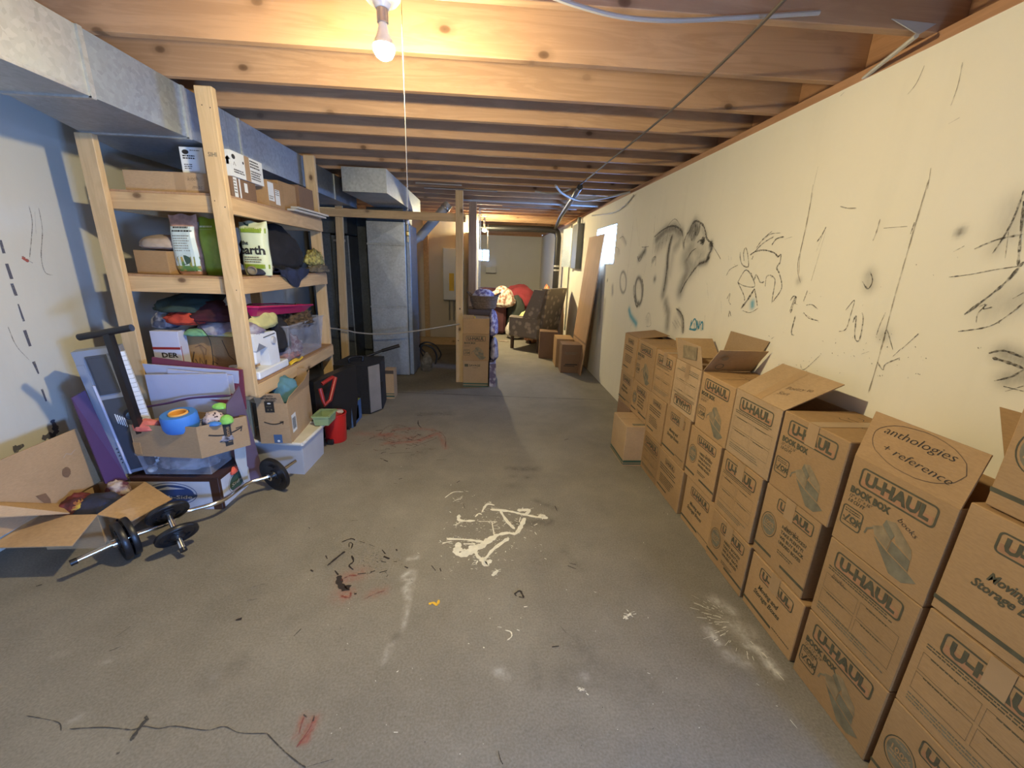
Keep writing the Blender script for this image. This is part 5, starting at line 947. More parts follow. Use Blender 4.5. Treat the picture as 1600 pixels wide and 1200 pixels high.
tag(mb.build('maroon_board'), 'maroon patterned board behind the white foam boards', 'board')
a_ = at(354, 633, y=2.365); b_ = at(374, 604, y=2.375); c_ = at(412, 741, z=.02); n_ = (b_-a_).cross(c_-a_); mb = MB(); mb.slab([a_, at_pl(352, 690, a_, n_), at_pl(386, 757, a_, n_), c_, b_], .012, 'mauve_board'); tag(mb.build('display_board'), 'tall mauve board leaning below the corner post', 'board')
mb = MB(); mb.slab([at(360, 655, y=2.40), at(368, 720, y=2.42), at(382, 757, y=2.50), at(388, 752, y=2.51), at(384, 700, y=2.46), at(376, 660, y=2.42)], .003, 'grey_white'); tag(mb.build('torn_sheet'), 'torn white sheet hanging in front of the mauve board', 'paper')
# milk crate box
def p(mb, f, s, w_, d, h):
    mb.rect(f, .0, h-.022, w_, h, 'brown_lid'); mb.rect(f, w_-.05, 0, w_, h-.022, 'brown_lid'); mb.oval(f, .215, .105, .145, .075, 'milk_blue', .004); mb.oval(f, .215, .105, .13, .062, 'milk_blue'); mb.poly(f, [(.12, .13), (.2, .155), (.3, .14), (.2, .135)], 'milk_white', .0003)
    mb.poly(f, [(.05, .085), (.10, .065), (.32, .068), (.365, .095), (.35, .105), (.30, .09), (.10, .09), (.06, .105)], 'milk_blue', .0004); mb.text(f, 'ch-Side', .165, .073, .034, 'milk_white', .01, .1, .165, 0, 'l', .0008)
    mb.rect(s, .0, h-.022, d, h, 'brown_lid'); mb.rect(s, 0, 0, .025, h-.022, 'brown_lid'); mb.oval(s, .17, .10, .085, .066, 'ink_grey', .004); mb.oval(s, .17, .10, .075, .056, 'green_print'); mb.text(s, 'Side', .11, .085, .03, 'milk_white', .01, .1, .12, 0, 'l', .0008)
o = cbox('milk_carton', -2.085, -1.59, 2.29, 2.60, 0.001, .212, 'milk_white', 'brown-edged white carton with a blue oval emblem under the clear tub', prn=p)
MB().box(-2.087, -1.588, 2.288, 2.602, .2125, .218, 'brown_lid', .001).build('lid', o)
heap('coral_ribbon', (-1.582, 2.44, .165), (.010, .035, .042), 'coral', 'crumpled coral ribbon stuck on the end of the oval-emblem carton', 'ribbon', 40, amp=.3, f=4)
t = thing('clear_tub', 'flat clear plastic tub full of small parts on the oval-emblem carton', 'tub', (-1.82, 2.42, .219))
mb = MB(); bin_shell(mb, -2.03, -1.625, 2.305, 2.54, .222, .362, 'clear_plastic', .015); mb.build('tub_shell', t)
MB().box(-2.035, -1.62, 2.30, 2.545, .3625, .370, 'clear_plastic').build('tub_lid', t)
heap('tub_contents', (-1.83, 2.42, .228), (.17, .095, .11), 'tub_stuff', 'grey jumble of small parts inside the flat clear tub', 'household things', 41, amp=.12, f=4)
MB_ = MB().lathe([(0, 0), (.018, .004), (.026, .018), (.018, .032), (0, .036)], (-1.985, 2.335, .228), 'grey_white', 18); tag(MB_.build('white_ball', smooth=True), 'small white ball in the corner of the flat clear tub', 'ball')
# delivery box on the tub
def smile(mb, f, a, b_, w_, m='ink_black'):
    pts = [(a+w_*t/12, b_-w_*.13*math.sin(math.pi*t/12)**1.0-(0)) for t in range(13)]
    mb.line(f, pts[:7], w_*.05, m); mb.line(f, pts[6:], w_*.05, m); mb.line(f, [(a+w_*.82, b_+w_*.01), (a+w_*1.02, b_+w_*.04), (a+w_*.96, b_-w_*.14)], w_*.04, m)
def open_box(name, q, z0, z1, mat, label, group=None, th=.004, flare=0):
    """open box from four floor corners (counter-clockwise), walls leaning out by flare"""
    t = thing(name, label, 'box', (sum(a[0] for a in q)/4, sum(a[1] for a in q)/4, z0), group)
    c = Vector((sum(a[0] for a in q)/4, sum(a[1] for a in q)/4, 0)); lo = [Vector((a[0], a[1], z0)) for a in q]; hi = [Vector((a[0], a[1], z1))+(Vector((a[0], a[1], 0))-c).normalized()*flare for a in q]
    mb = MB(); mb.slab(lo[::-1], -th, mat)
    for i in range(4): j = (i+1) % 4; mb.slab([lo[i], lo[j], hi[j], hi[i]], th, mat)
    return t, mb, lo, hi
t, mb, lo, hi = open_box('delivery_box', [(-2.00, 2.27), (-1.62, 2.24), (-1.45, 2.43), (-1.83, 2.50)], .371, .56, 'cardboard_tan', 'open delivery box with a curved arrow print holding toys, on the clear tub')
f2 = Frame(lo[1], lo[2]-lo[1], (0, 0, 1)); smile(mb, f2, .05, .125, .17); mb.rect(f2, .125, .03, .165, .19, 'ink_black', .0006); mb.text(f2, 'prime', .155, .05, .03, 'cardboard', .01, 0, .10, math.pi/2, 'l', .0012)
mb.build('box_body', t)
MB().slab([lo[0]+Vector((.0, -.004, .01)), lo[0]+Vector((.04, -.008, .01)), lo[0]+Vector((.04, -.006, .08)), lo[0]+Vector((0, -.004, .08))], .003, 'cardboard').build('flap', t)
t = thing('foam_ring', 'blue foam cylinder with an orange core lying on the toys in the delivery box', 'toy', (-1.76, 2.31, .52))
c = Vector((-1.745, 2.31, .525)); mb = MB(); mb.lathe([(.045, .02), (.080, .0), (.088, .02), (.088, .085), (.082, .097), (.052, .097), (.047, .09), (.045, .02)], c, 'blue_foam', 36, (0, -.12, 1)); mb.build('foam_sleeve', t, smooth='auto')
MB().lathe([(.040, .02), (.046, .02), (.047, .099), (.043, .104), (.038, .099), (.037, .04), (0, .04)], c, 'orange_foam', 30, (0, -.12, 1)).build('orange_core', t, smooth='auto')
heap('salmon_toy', (-1.925, 2.30, .515), (.075, .05, .065), 'salmon_cloth', 'salmon pink soft toy at the left end of the delivery box', 'toy', 42, amp=.12)
heap('toy_jumble', (-1.73, 2.37, .40), (.22, .085, .15), 'mixed_toys', 'dark jumble of toys filling the delivery box', 'toys', 43, amp=.12, f=5)
heap('leopard_toy', (-1.60, 2.37, .535), (.055, .05, .07), 'leopard', 'leopard-spotted cloth between the blue cylinder and the green toy', 'toy', 44, amp=.15)
heap('green_toy', (-1.525, 2.36, .535), (.035, .035, .055), 'lime', 'lower rounded lime green toy at the right end of the delivery box', 'toy', 45, amp=.06)
heap('green_toy', (-1.60, 2.44, .60), (.045, .03, .035), 'lime', 'upper lime green toy behind the leopard-spotted cloth', 'toy', 46, amp=.1)
heap('teal_toy', (-1.565, 2.31, .545), (.035, .025, .022), 'blue_foam', 'little bright blue toy by the arrow print of the delivery box', 'toy', 47, amp=.1)
mb = MB(); P = curve_pts([at(227, 636, y=2.44), at(262, 630, y=2.44), at(300, 622, y=2.44), at(362, 618, y=2.44)], 6); mb.tube(P, [.006]*(len(P)-5)+[.007, .008, .009, .008, .004], 'purple_board', 8); tag(mb.build('purple_rod', smooth='auto'), 'long purple toy wand lying behind the blue cylinder', 'toy')
# tall delivery box on the grey bin
TB = [at(408, 692, z=.258), at(456, 692, z=.258), at(489, 654, z=.258)]; TB.append(TB[0]+TB[2]-TB[1])
TCX = sum((q.x for q in TB))/4; TCY = sum((q.y for q in TB))/4
t, mb, lo, hi = open_box('delivery_box', TB, .258, at(453, 631, y=TB[1].y).z, 'cardboard_tan', 'tall open delivery box with black stickers standing on the grey bin', flare=-.004)
f1 = Frame(lo[0], lo[1]-lo[0], (0, 0, 1)); w1 = (lo[1]-lo[0]).length; smile(mb, f1, .04, .155, .125)
mb.rect(f1, .058, .225, .118, .305, 'ink_black'); mb.oval(f1, .088, .288, .012, .005, 'white_card', d=.0006); mb.fine(f1, .066, .265, .11, 1, .008, 'ink_grey', 2); mb.rect(f1, .072, .238, .082, .248, 'ink_grey', .0005); mb.rect(f1, .094, .238, .104, .248, 'ink_grey', .0005)
mb.rect(f1, .09, .0, .145, .062, 'game_blue', .0004); smile(mb, f1, .104, .05, .028, 'ink_grey'); mb.oval(f1, .12, .015, .009, .008, 'white_card', d=.0008)
f2 = Frame(lo[1], lo[2]-lo[1], (0, 0, 1)); mb.rect(f2, .045, .055, .125, .185, 'white_card'); 
for k in range(9): mb.rect(f2, .054+.007*k, .075, .054+.007*k+.003+.002*(k % 2), .16, 'ink_black', .0004)
mb.build('box_body', t); u = (lo[1]-lo[0]).normalized(); n1 = Vector((-u.y*-1, -u.x, 0)).normalized(); n1 = Vector((u.y, -u.x, 0))
fl = MB(); q = [hi[0]+u*.0, hi[1]-u*.02, hi[1]-u*.03+n1*.02+Vector((0, 0, .075)), hi[0]-u*.01+n1*.02+Vector((0, 0, .075))]; fl.slab(q, .004, 'cardboard_tan')
ff = Frame(q[0], q[1]-q[0], q[3]-q[0], .0015); fl.text(ff, 'MADE WITH', .055, .055, .016, 'ink_black', .03, 0, .075); fl.text(ff, 'LESS MATERIAL', .045, .036, .016, 'ink_black', .03, 0, .105); fl.fine(ff, .07, .028, .14, 3, .007, 'ink_black', 3, .5); fl.build('flap', t)
v = (lo[2]-lo[1]).normalized()
MB().slab([hi[3], hi[0], hi[0]-Vector((.09, .02, -.05)), hi[3]-Vector((.05, -.02, -.13))], .004, 'cardboard').build('flap', t)
MB().slab([hi[2], hi[3], hi[3]+v*.03+Vector((0, 0, .12)), hi[2]+v*.01+Vector((-.01, 0, .13))], .004, 'cardboard_tan').build('flap', t)
MB().slab([hi[1], hi[2], hi[2]+Vector((.015, 0, .12)), hi[2]-v*.12+Vector((.01, 0, .07)), hi[1]+v*.05+Vector((0, 0, .03))], .004, 'cardboard_tan').build('flap', t)
heap('blue_bag', (TCX+.01, TCY-.03, .36), (.065, .065, .21), 'blue_bag', 'bright blue plastic bag inside the tall delivery box', 'bag', 50, amp=.08)
heap('teal_jacket', (TCX, TCY, .46), (.095, .095, .215), 'teal_cloth', 'teal cloth heaped in the tall delivery box', 'clothes', 51, amp=.14)
# grey bin with lid
t = thing('grey_bin', 'light grey plastic bin on the floor beside the barbell plate', 'bin', (-1.36, 2.98, 0))
c1 = at(476, 741, z=.002); c2 = at(506, 708, z=.002); ud = Vector((-.41, .05, 0)); lo = [c1+ud, c1, c2, c2+ud]; cc = sum(lo, Vector())/4; hi = [q+(q-cc).normalized()*.016+Vector((0, 0, .233)) for q in lo]
mb = MB(); mb.slab(lo[::-1], -.004, 'grey_bin')
for i in range(4): j = (i+1) % 4; mb.slab([lo[i], lo[j], hi[j], hi[i]], .004, 'grey_bin')
mb.build('bin_shell', t)
mb = MB(); lid = [Vector((a.x*1, a.y, .236))+(a-Vector((-1.38, 2.95, .235))).normalized()*.012 for a in hi]; mb.slab([p_+Vector((0, 0, .018)) for p_ in lid], .018, 'lid_white')
for i in range(4): mb.tube([lid[i]+Vector((0, 0, .010)), lid[(i+1) % 4]+Vector((0, 0, .010))], .014, 'lid_white', 10)
mb.build('bin_lid', t)
t = thing('small_bin', 'small frosted green open bin balanced on the far end of the grey bin', 'bin', (-1.20, 3.10, .263))
mb = MB(); bin_shell(mb, -1.31, -1.19, 3.00, 3.17, .262, .335, 'green_frost', .01); mb.build('bin_shell', t); heap_mb((-1.25, 3.09, .268), (.045, .06, .03), 'grey_white', 4).build('papers', t, smooth=True)
# big open box on the floor
BX = [(-2.25, 1.93), (-1.968, 1.94), (-1.985, 2.27), (-2.25, 2.27)]
t, mb, lo, hi = open_box('large_open_box', BX, .001, .20, 'cardboard_big', 'big open cardboard box of clothes on the floor by the left wall'); mb.build('box_body', t)
fb = MB(); fb.slab([hi[1], hi[0]-Vector((.0, 0, 0)), Vector((-2.26, 1.72, .175)), Vector((-1.905, 1.73, .175))], .005, 'cardboard_big'); fb.build('flap', t)
fb = MB(); fb.slab([hi[2], hi[1], Vector((-1.80, 1.93, .17)), Vector((-1.735, 2.12, .18))], .005, 'cardboard_big'); fb.build('flap', t)
fb = MB(); q = [Vector((-2.235, 2.27, .205)), Vector((-2.235, 1.66, .205)), Vector((-2.262, 1.55, .535)), Vector((-2.262, 2.245, .545))]; fb.slab(q, .005, 'cardboard_big')
f_ = Frame(q[1], q[0]-q[1], q[2]-q[1]+Vector((0, .12, 0)), .0075); fb.oval(f_, .45, .14, .022, .028, 'cardboard_dark', jit=.08); fb.poly(f_, [(.28, .10), (.31, .03), (.33, -.0), (.335, .05), (.325, .09)], 'cardboard_dark'); fb.line(f_, [(.46, .22), (.48, .235), (.50, .22), (.53, .235)], .003, 'beige_cloth')
fb.build('flap', t)
fb = MB(); fb.slab([Vector((-2.232, 2.02, .21)), Vector((-2.10, 1.94, .205)), Vector((-2.20, 1.72, .33)), Vector((-2.232, 1.70, .42))], .005, 'cardboard_big'); fb.build('flap', t)
heap('navy_clothes', (-2.10, 2.08, .02), (.13, .13, .20), 'navy_cloth', 'navy blue clothes in the middle of the big open box', 'clothes', 60, amp=.10)
heap('wine_clothes', (-2.17, 2.05, .03), (.07, .11, .21), 'wine_cloth', 'wine red cloth along the wall side of the big open box', 'clothes', 61, amp=.15)
heap('gold_scarf', (-2.14, 2.03, .16), (.035, .045, .06), 'gold_cloth', 'gold and brown scarf end in the big open box', 'scarf', 62, amp=.3, f=4)
heap('print_scarf', (-2.09, 2.21, .14), (.06, .04, .095), 'skin_cloth', 'cream and red printed cloth at the back of the big open box', 'clothes', 63, amp=.2)
heap('grey_clothes', (-2.035, 2.06, .10), (.055, .07, .10), 'denim', 'grey-blue cloth wad at the right side of the big open box', 'clothes', 64, amp=.12)
# barbell and dumbbell
def plate(mb, c, ax, r=.105, th=.028, m='black_rubber', holes=True):
    mb.lathe([(.014, -th/2-.006), (.030, -th/2-.006), (.034, -th/2+.004), (r*.78, -th/2+.006), (r*.86, -th/2), (r*.97, -th/2), (r, -th/2+.004), (r, th/2-.004), (r*.97, th/2), (r*.86, th/2), (r*.78, th/2-.006), (.034, th/2-.004), (.030, th/2+.006), (.014, th/2+.006)], c, m, 40, ax)
    if holes:
        a = Vector(ax).normalized(); u = a.cross(Vector((0, 0, 1))).normalized(); w_ = a.cross(u)
        for k in range(3):
            g = 2*math.pi*k/3+.5
            for s_ in (-1, 1): mb.tube([Vector(c)+a*s_*(th/2-.004)+(u*math.cos(g+q)+w_*math.sin(g+q))*r*.55 for q in (-.35, -.12, .12, .35)], .006, 'alu' if False else m, 6)
t = thing('curl_barbell', 'black plated curl barbell with bent chrome bar lying on the floor', 'barbell', (-1.65, 2.15, 0))
za = .112; LB = at(115, 878, z=.098); L2 = at(205, 838, z=za); R2_ = at(429, 741, z=.120); AX2 = Vector((.40, .91, .12)).normalized(); RB = R2_+AX2*.17
pts = [LB, L2, at(262, 818, z=za), at(290, 800, z=za), at(345, 783, z=za-.0), at(385, 756, z=za), R2_, RB]
MB().tube(curve_pts(pts, 6), .0125, 'chrome', 14).build('bar', t, smooth='auto')
ax1 = (L2-LB).normalized(); ax2 = (RB-R2_).normalized()
for c, ax, r_ in ((at(190, 845, z=.103), ax1, .102), (at(204, 837, z=.103), ax1, .102), (R2_, ax2, .118)):
    mb = MB(); plate(mb, c, ax, r_); mb.build('weight_plate', t, smooth='auto')
MB().lathe([(0, -.012), (.015, -.012), (.015, .012), (0, .012)], LB, 'black_rubber', 16, ax1).build('end_cap', t, smooth='auto')
for c, ax in ((at(180, 849, z=.103), ax1), (R2_-AX2*.03, ax2)): MB().lathe([(.013, -.014), (.024, -.012), (.024, .012), (.013, .014)], c, 'chrome', 18, ax).build('collar', t, smooth='auto')
t = thing('dumbbell', 'black plated dumbbell standing tilted against the curl barbell', 'dumbbell', (-1.6, 1.98, 0))
a = at(257, 790, y=2.0); b_ = at(287, 860, z=.045); ax = (b_-a).normalized(); a0 = a; LN = (b_-a).length
MB().tube([a0, b_], .0135, 'chrome', 14).build('bar', t, smooth='auto')
for c, r_ in ((a+ax*LN*.17, .094), (a+ax*LN*.66, .094)):
    mb = MB(); plate(mb, c, ax, r_, .024); mb.build('weight_plate', t, smooth='auto')
MB().lathe([(0, 0), (.016, -.002), (.016, -.02), (0, -.02)], b_+ax*.006, 'black_rubber', 14, ax).build('end_cap', t, smooth='auto')
# case, power pack and tubs further back
t = thing('black_case', 'black upright speaker-like case with a metal front strip on the floor', 'case', (-1.27, 4.15, 0))
q = [(-1.52, 3.98), (-1.155, 3.96), (-1.065, 4.12), (-1.10, 4.42), (-1.47, 4.42)]
mb = MB(); mb.slab([Vector((a, b_, .50)) for a, b_ in q], .495, 'black_felt'); mb.build('case_body', t)
mb = MB(); mb.slab([Vector((-1.150, 3.955, .495)), Vector((-1.150, 3.955, .02)), Vector((-1.075, 4.08, .02)), Vector((-1.075, 4.08, .495))], -.008, 'alu'); mb.build('metal_strip', t)
mb = MB(); mb.bar((-1.165, 3.968, .27), (-1.06, 4.12, .27), .02, .07, 'black_plastic'); mb.build('latch', t)
MB().tube(curve_pts([(-1.36, 4.08, .50), (-1.36, 4.08, .55), (-1.26, 4.16, .55), (-1.26, 4.16, .50)], 5), .011, 'black_rubber', 8).build('carry_handle', t, smooth=True)
t = thing('exercise_bar', 'black folding metal arm lying across the black case', 'exercise bar', (-1.3, 4.5, 0))
MB().tube([at(527, 569, y=4.32), at(575, 556, y=4.42), at(597, 548, y=4.45)], .013, 'black_rubber', 10).build('bar', t, smooth='auto')
MB().tube([at(597, 548, y=4.45), at(624, 540, y=4.47)], .019, 'black_rubber', 12).build('grip', t, smooth='auto')
MB().tube(curve_pts([at(579, 555, y=4.42), at(580, 570, y=4.43), at(586, 584, y=4.44), at(585, 625, y=4.44)], 6), .014, 'black_rubber', 10).build('upright', t, smooth='auto')
cbox('standing_box', -1.13, -1.02, 4.46, 4.62, 0, .33, 'cardboard_tan', 'narrow cardboard box with a green base behind the black case', prn=lambda mb, f, s, w_, d, h: (mb.rect(f, 0, .02, w_, .04, 'green_print'), mb.rect(f, 0, .055, w_, .065, 'green_print'), mb.rect(f, 0, h-.04, w_, h, 'cable_dark')))
t = thing('power_pack', 'black and red portable power pack beside the tall delivery box', 'power pack', (-1.36, 3.62, .2))
mb = MB(); mb.hexa([(-1.46, 3.35, .27), (-1.40, 3.30, .27), (-1.17, 3.66, .27), (-1.24, 3.72, .27)], [(-1.46, 3.35, .52), (-1.40, 3.30, .52), (-1.17, 3.66, .58), (-1.24, 3.72, .58)], 'black_plastic'); mb.hexa([(-1.45, 3.38, .001), (-1.40, 3.34, .001), (-1.20, 3.64, .001), (-1.25, 3.70, .001)], [(-1.46, 3.35, .27), (-1.40, 3.30, .27), (-1.17, 3.66, .27), (-1.24, 3.72, .27)], 'black_plastic'); mb.build('case_body', t)
P = [at(500, 607, x=-1.30), at(505, 625, x=-1.28), at(507, 633, x=-1.27), at(516, 625, x=-1.24), at(524, 590, x=-1.22), at(520, 589, x=-1.24), at(503, 600, x=-1.30)]
MB().tube(P, .016, 'red_metal', 10).build('red_frame', t, smooth='auto')
def p(mb, f, s, w_, d, h): mb.rect(f, .0, .0, w_, h, 'game_blue'); mb.fine(f, .03, h*.6, w_*.8, 2, .03, 'white_card', 3, .4); mb.rect(s, 0, 0, d, h, 'game_blue'); mb.rect(s, .02, .03, d*.7, h-.04, 'game_green')
cbox('game_box', -1.44, -1.215, 3.60, 3.88, .0, .20, 'game_green', 'green topped blue game box on the floor in front of the black case', prn=p)
t = thing('red_tub', 'bright red plastic tub on the floor beside the grey bin', 'tub', (-1.275, 3.33, 0)); c = (-1.27, 3.33, 0)
MB().lathe([(0, .001), (.080, .001), (.084, .01), (.092, .235), (.097, .24), (.097, .25), (.088, .25), (.080, .03), (0, .03)], c, 'red_plastic', 36).build('tub_body', t, smooth='auto')
heap_mb((-1.27, 3.33, .19), (.06, .06, .07), 'red_bag', 70).build('contents', t, smooth=True); MB().lathe([(0, .02), (.035, .015), (.042, 0)], (-1.245, 3.36, .245), 'beige_cloth', 16).build('cream_lid', t, smooth=True)
t = thing('hand_weight', 'small chrome-handled tool lying on the floor by the red tub', 'tool', (-1.15, 3.6, 0)); a = at(540, 668, z=.02); b_ = at(556, 648, z=.02)
MB().tube([a, b_], .008, 'chrome').build('handle', t, smooth='auto')
for c in (a, b_): MB().tube([c+Vector((-.03, .01, .0)), c+Vector((.04, -.015, 0))], .012, 'black_rubber').build('end_piece', t, smooth='auto')
MB_ = MB().box(-1.31, -1.26, 3.22, 3.27, 0, .045, 'black_plastic', .006); tag(MB_.build('plastic_block'), 'small black block on the floor between the grey bin and the red tub', 'block')

# ------------------------------------------------------------------ ducts and furnace
def sheet_box(mb, lo, hi, m): mb.hexa(lo, hi, m)
t = thing('supply_duct', 'long galvanized air duct running along the left wall under the joists', 'duct', (-1.8, 2.0, 2.09))
zb, zt = 2.088, 2.329; xr = -1.60
def dsec(y0, y1, xa, xb, mat): mb = MB(); mb.hexa([(xa, y0, zb), (xr, y0, zb), (xr, y1, zb), (xb, y1, zb)], [(xa, y0, zt), (xr, y0, zt), (xr, y1, zt), (xb, y1, zt)], mat); mb.build('duct_section', t)
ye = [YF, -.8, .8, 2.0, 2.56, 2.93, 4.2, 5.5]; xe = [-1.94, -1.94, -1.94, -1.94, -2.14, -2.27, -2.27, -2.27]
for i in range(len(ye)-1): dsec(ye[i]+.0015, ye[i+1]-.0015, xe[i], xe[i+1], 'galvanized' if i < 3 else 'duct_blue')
for i in (2, 3, 4): 
    y, x = ye[i], xe[i]; mb = MB(); mb.bar((xr+.004, y, zb-.006), (xr+.004, y, zt), .012, .022, 'galvanized', (0, 1, 0)); mb.bar((x, y, zb-.004), (xr+.008, y, zb-.004), .022, .008, 'galvanized'); mb.build('drive_cleat', t)
for y in (3.06, 4.2, 4.75): MB().bar((xr+.004, y, zb), (xr+.004, y, zt), .010, .016, 'galvanized', (0, 1, 0)).build('drive_cleat', t)
mb = MB(); mb.slab([(xr+.002, -1.5, zb-.001), (xr+.002, 1.99, zb-.001), (xr+.002, 1.99, zb+.012), (xr+.002, -1.5, zb+.012)], .006, 'galvanized'); mb.build('seam', t)
t = thing('return_duct', 'square-ended galvanized duct under the joists left of the furnace tower', 'duct', (-1.18, 5.2, 2.1))
mb = MB(); mb.hexa([(-1.39, 4.35, 2.115), (-.975, 4.35, 2.115), (-.975, 5.35, 2.115), (-1.39, 5.35, 2.115)], [(-1.39, 4.35, 2.329), (-.975, 4.35, 2.329), (-.975, 5.35, 2.329), (-1.39, 5.35, 2.329)], 'galvanized'); mb.build('duct_section', t)
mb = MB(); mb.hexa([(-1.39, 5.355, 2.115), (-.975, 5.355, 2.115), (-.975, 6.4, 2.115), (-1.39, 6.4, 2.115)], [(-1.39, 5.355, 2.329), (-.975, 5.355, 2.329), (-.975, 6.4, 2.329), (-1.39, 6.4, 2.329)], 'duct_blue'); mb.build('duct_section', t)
MB().bar((-.972, 5.35, 2.11), (-.972, 5.35, 2.329), .01, .02, 'galvanized', (0, 1, 0)).build('drive_cleat', t)
t = thing('furnace_duct', 'tall galvanized furnace duct tower with creased panels', 'furnace', (-1.25, 5.8, 0))
def xpanel(mb, a, b_, c, d, bul, m):
    """sheet metal panel creased from corner to corner"""
    P = [Vector(q) for q in (a, b_, c, d)]; n = (P[1]-P[0]).cross(P[3]-P[0]).normalized(); ce = sum(P, Vector())/4+n*bul
    mb.add(P+[ce], [(0, 1, 4), (1, 2, 4), (2, 3, 4), (3, 0, 4)], m)
for z0, z1 in ((.01, .915), (.92, 1.685), (1.69, 1.955)):
    mb = MB(); mb.box(-1.495, -1.03, 5.46, 6.05, z0, z1, 'galvanized', .004)
    xpanel(mb, (-1.485, 5.4585, z0+.01), (-1.04, 5.4585, z0+.01), (-1.04, 5.4585, z1-.01), (-1.485, 5.4585, z1-.01), .007, 'galvanized'); mb.build('duct_section', t)
for z in (.917, 1.687): MB().box(-1.50, -1.025, 5.45, 5.47, z-.012, z+.012, 'galvanized', .002).build('drive_cleat', t)
mb = MB(); mb.box(-1.028, -.975, 5.50, 6.0, .01, 1.93, 'duct_blue', .006); mb.build('side_panel', t)  # darker, bluer metal puts the window light on this side into the colour
MB().box(-1.49, -1.04, 5.48, 6.05, 1.956, 2.113, 'dark_metal_sheet', .004).build('neck', t)
t = thing('air_handler', 'wide dark grey sheet metal return plenum left of the furnace tower', 'furnace', (-2.0, 5.9, 0))
MB().box(-1.765, -1.50, 6.0, 6.3, .01, 2.08, 'dark_metal_sheet', .004).build('panel', t)  # dark sheet added only to fill the shaded gap beside the tower
for i, (x0, x1) in enumerate(((-2.26, -1.99), (-1.985, -1.77))): MB().box(x0, x1, 5.62, 6.4, .01, 1.80-.02*i, 'dark_metal_sheet', .004).build('panel', t)
MB().box(-2.26, -1.77, 5.60, 6.4, 1.80, 2.085, 'dark_metal_sheet', .01).build('hood', t)
MB().box(-1.775, -1.765, 5.60, 5.63, .01, 1.78, 'galvanized', .002).build('edge_trim', t); MB().box(-1.99, -1.78, 5.60, 5.62, .55, .62, 'black_plastic', .003).build('vent_slot', t); MB().box(-1.95, -1.80, 5.585, 5.60, 1.70, 1.73, 'alu', .003).build('latch', t)
t = thing('flue_pipe', 'white vent pipe slanting up behind the horizontal brace', 'pipe', (-.75, 6.2, 1.8))
MB().tube([(-.97, 6.2, 1.82), (-.55, 6.2, 2.28)], .062, 'pvc', 20).build('pipe', t, smooth='auto')
MB().lathe([(.064, -.02), (.068, -.015), (.068, .015), (.064, .02)], (-.60, 6.2, 2.225), 'alu', 20, (.42, 0, .46)).build('band', t, smooth='auto')
MB().tube([(-.97, 6.2, 1.82), (-1.05, 6.05, 1.75)], .05, 'pvc', 16).build('elbow', t, smooth='auto')
t = thing('gas_line', 'vertical silver pipe fitting at the corner of the furnace tower', 'pipe', (-.98, 5.4, 1.6))
MB().tube([(-.99, 5.42, 2.10), (-.99, 5.42, 1.72)], .012, 'chrome').build('pipe', t, smooth='auto'); MB().lathe([(.012, -.03), (.026, -.025), (.026, .025), (.012, .03)], (-.99, 5.42, 1.95), 'alu', 12).build('fitting', t, smooth='auto'); MB().lathe([(.012, -.03), (.024, -.02), (.024, .02), (.012, .03)], (-.99, 5.42, 1.82), 'brass', 12).build('fitting', t, smooth='auto')
struct(MB().box(-.262, -.172, 6.16, 7.948, 0, 2.05, 'white_wall').build('wall_inner'))
# lumber frame in front of the furnace
MB_ = MB().box(-.385, -.296, 5.18, 5.218, 0, 2.30, 'post_wood', .003); f_ = Frame((-.385, 5.18, 0), (1, 0, 0), (0, 0, 1)); MB_.oval(f_, .05, .95, .008, .012, 'leg_wood'); MB_.oval(f_, .03, .55, .008, .006, 'leg_wood'); tag(MB_.build('lumber_post'), 'single pale lumber post standing between the furnace and the box pile', 'post')
o = MB().box(-1.99, -.27, 5.225, 5.263, 1.965, 2.054, 'rail_x', .003).build('lumber_brace'); tag(o, 'horizontal lumber brace nailed across the posts before the furnace', 'brace')
mb = MB(); a = at(522, 275, y=5.3); mb.hexa([(-1.86, 5.27, 0), (-1.77, 5.27, 0), (-1.77, 5.31, 0), (-1.86, 5.31, 0)], [(-1.78, 5.27, 2.32), (-1.70, 5.27, 2.32), (-1.70, 5.31, 2.32), (-1.78, 5.31, 2.32)], 'post_wood'); tag(mb.build('lumber_post'), 'lumber post in front of the dark plenum, behind the brace', 'post')
o = MB().box(-.27, -.165, 6.05, 6.15, 0, 2.325, 'old_wood', .003).build('lumber_post'); tag(o, 'darker brown post directly behind the pile of boxes with the basket', 'post')
mb = MB(); 
for x in (-.135, -.115): mb.box(x, x+.012, 6.12, 6.13, 0, 2.24, 'galvanized', .001)
mb.box(-.135, .30, 6.12, 6.13, 2.225, 2.237, 'galvanized', .001); tag(mb.build('metal_frame'), 'thin metal channel rising beside the darker brown post', 'metal frame')
mb = MB(); mb.box(-1.17, -1.08, 7.90, 7.945, 0, H, 'rail_y', .003); tag(mb.build('lumber_post'), 'far lumber stud against the tan panel behind the furnace', 'post')
t = thing('curb', 'low wooden curb on the floor behind the furnace tower', 'board', (-.8, 7.0, 0)); MB().box(-1.9, -.30, 7.72, 7.80, 0, .13, 'rail_x', .003).build('plank', t)
mb = MB(); P = curve_pts([at(503, 511, y=5.16), at(540, 516, y=5.16), at(560, 520, y=5.155), at(600, 522, y=5.15), at(650, 517, y=5.15), at(718, 506, y=5.16)], 8); mb.tube(P, .009, 'cable_white', 8); tag(mb.build('white_cable', smooth='auto'), 'white cable slung low across the furnace opening to the pale post', 'cable')
t = thing('water_heater', 'white wall-hung tankless water heater partly hidden by the pale post', 'water heater', (-.68, 7.85, .82))
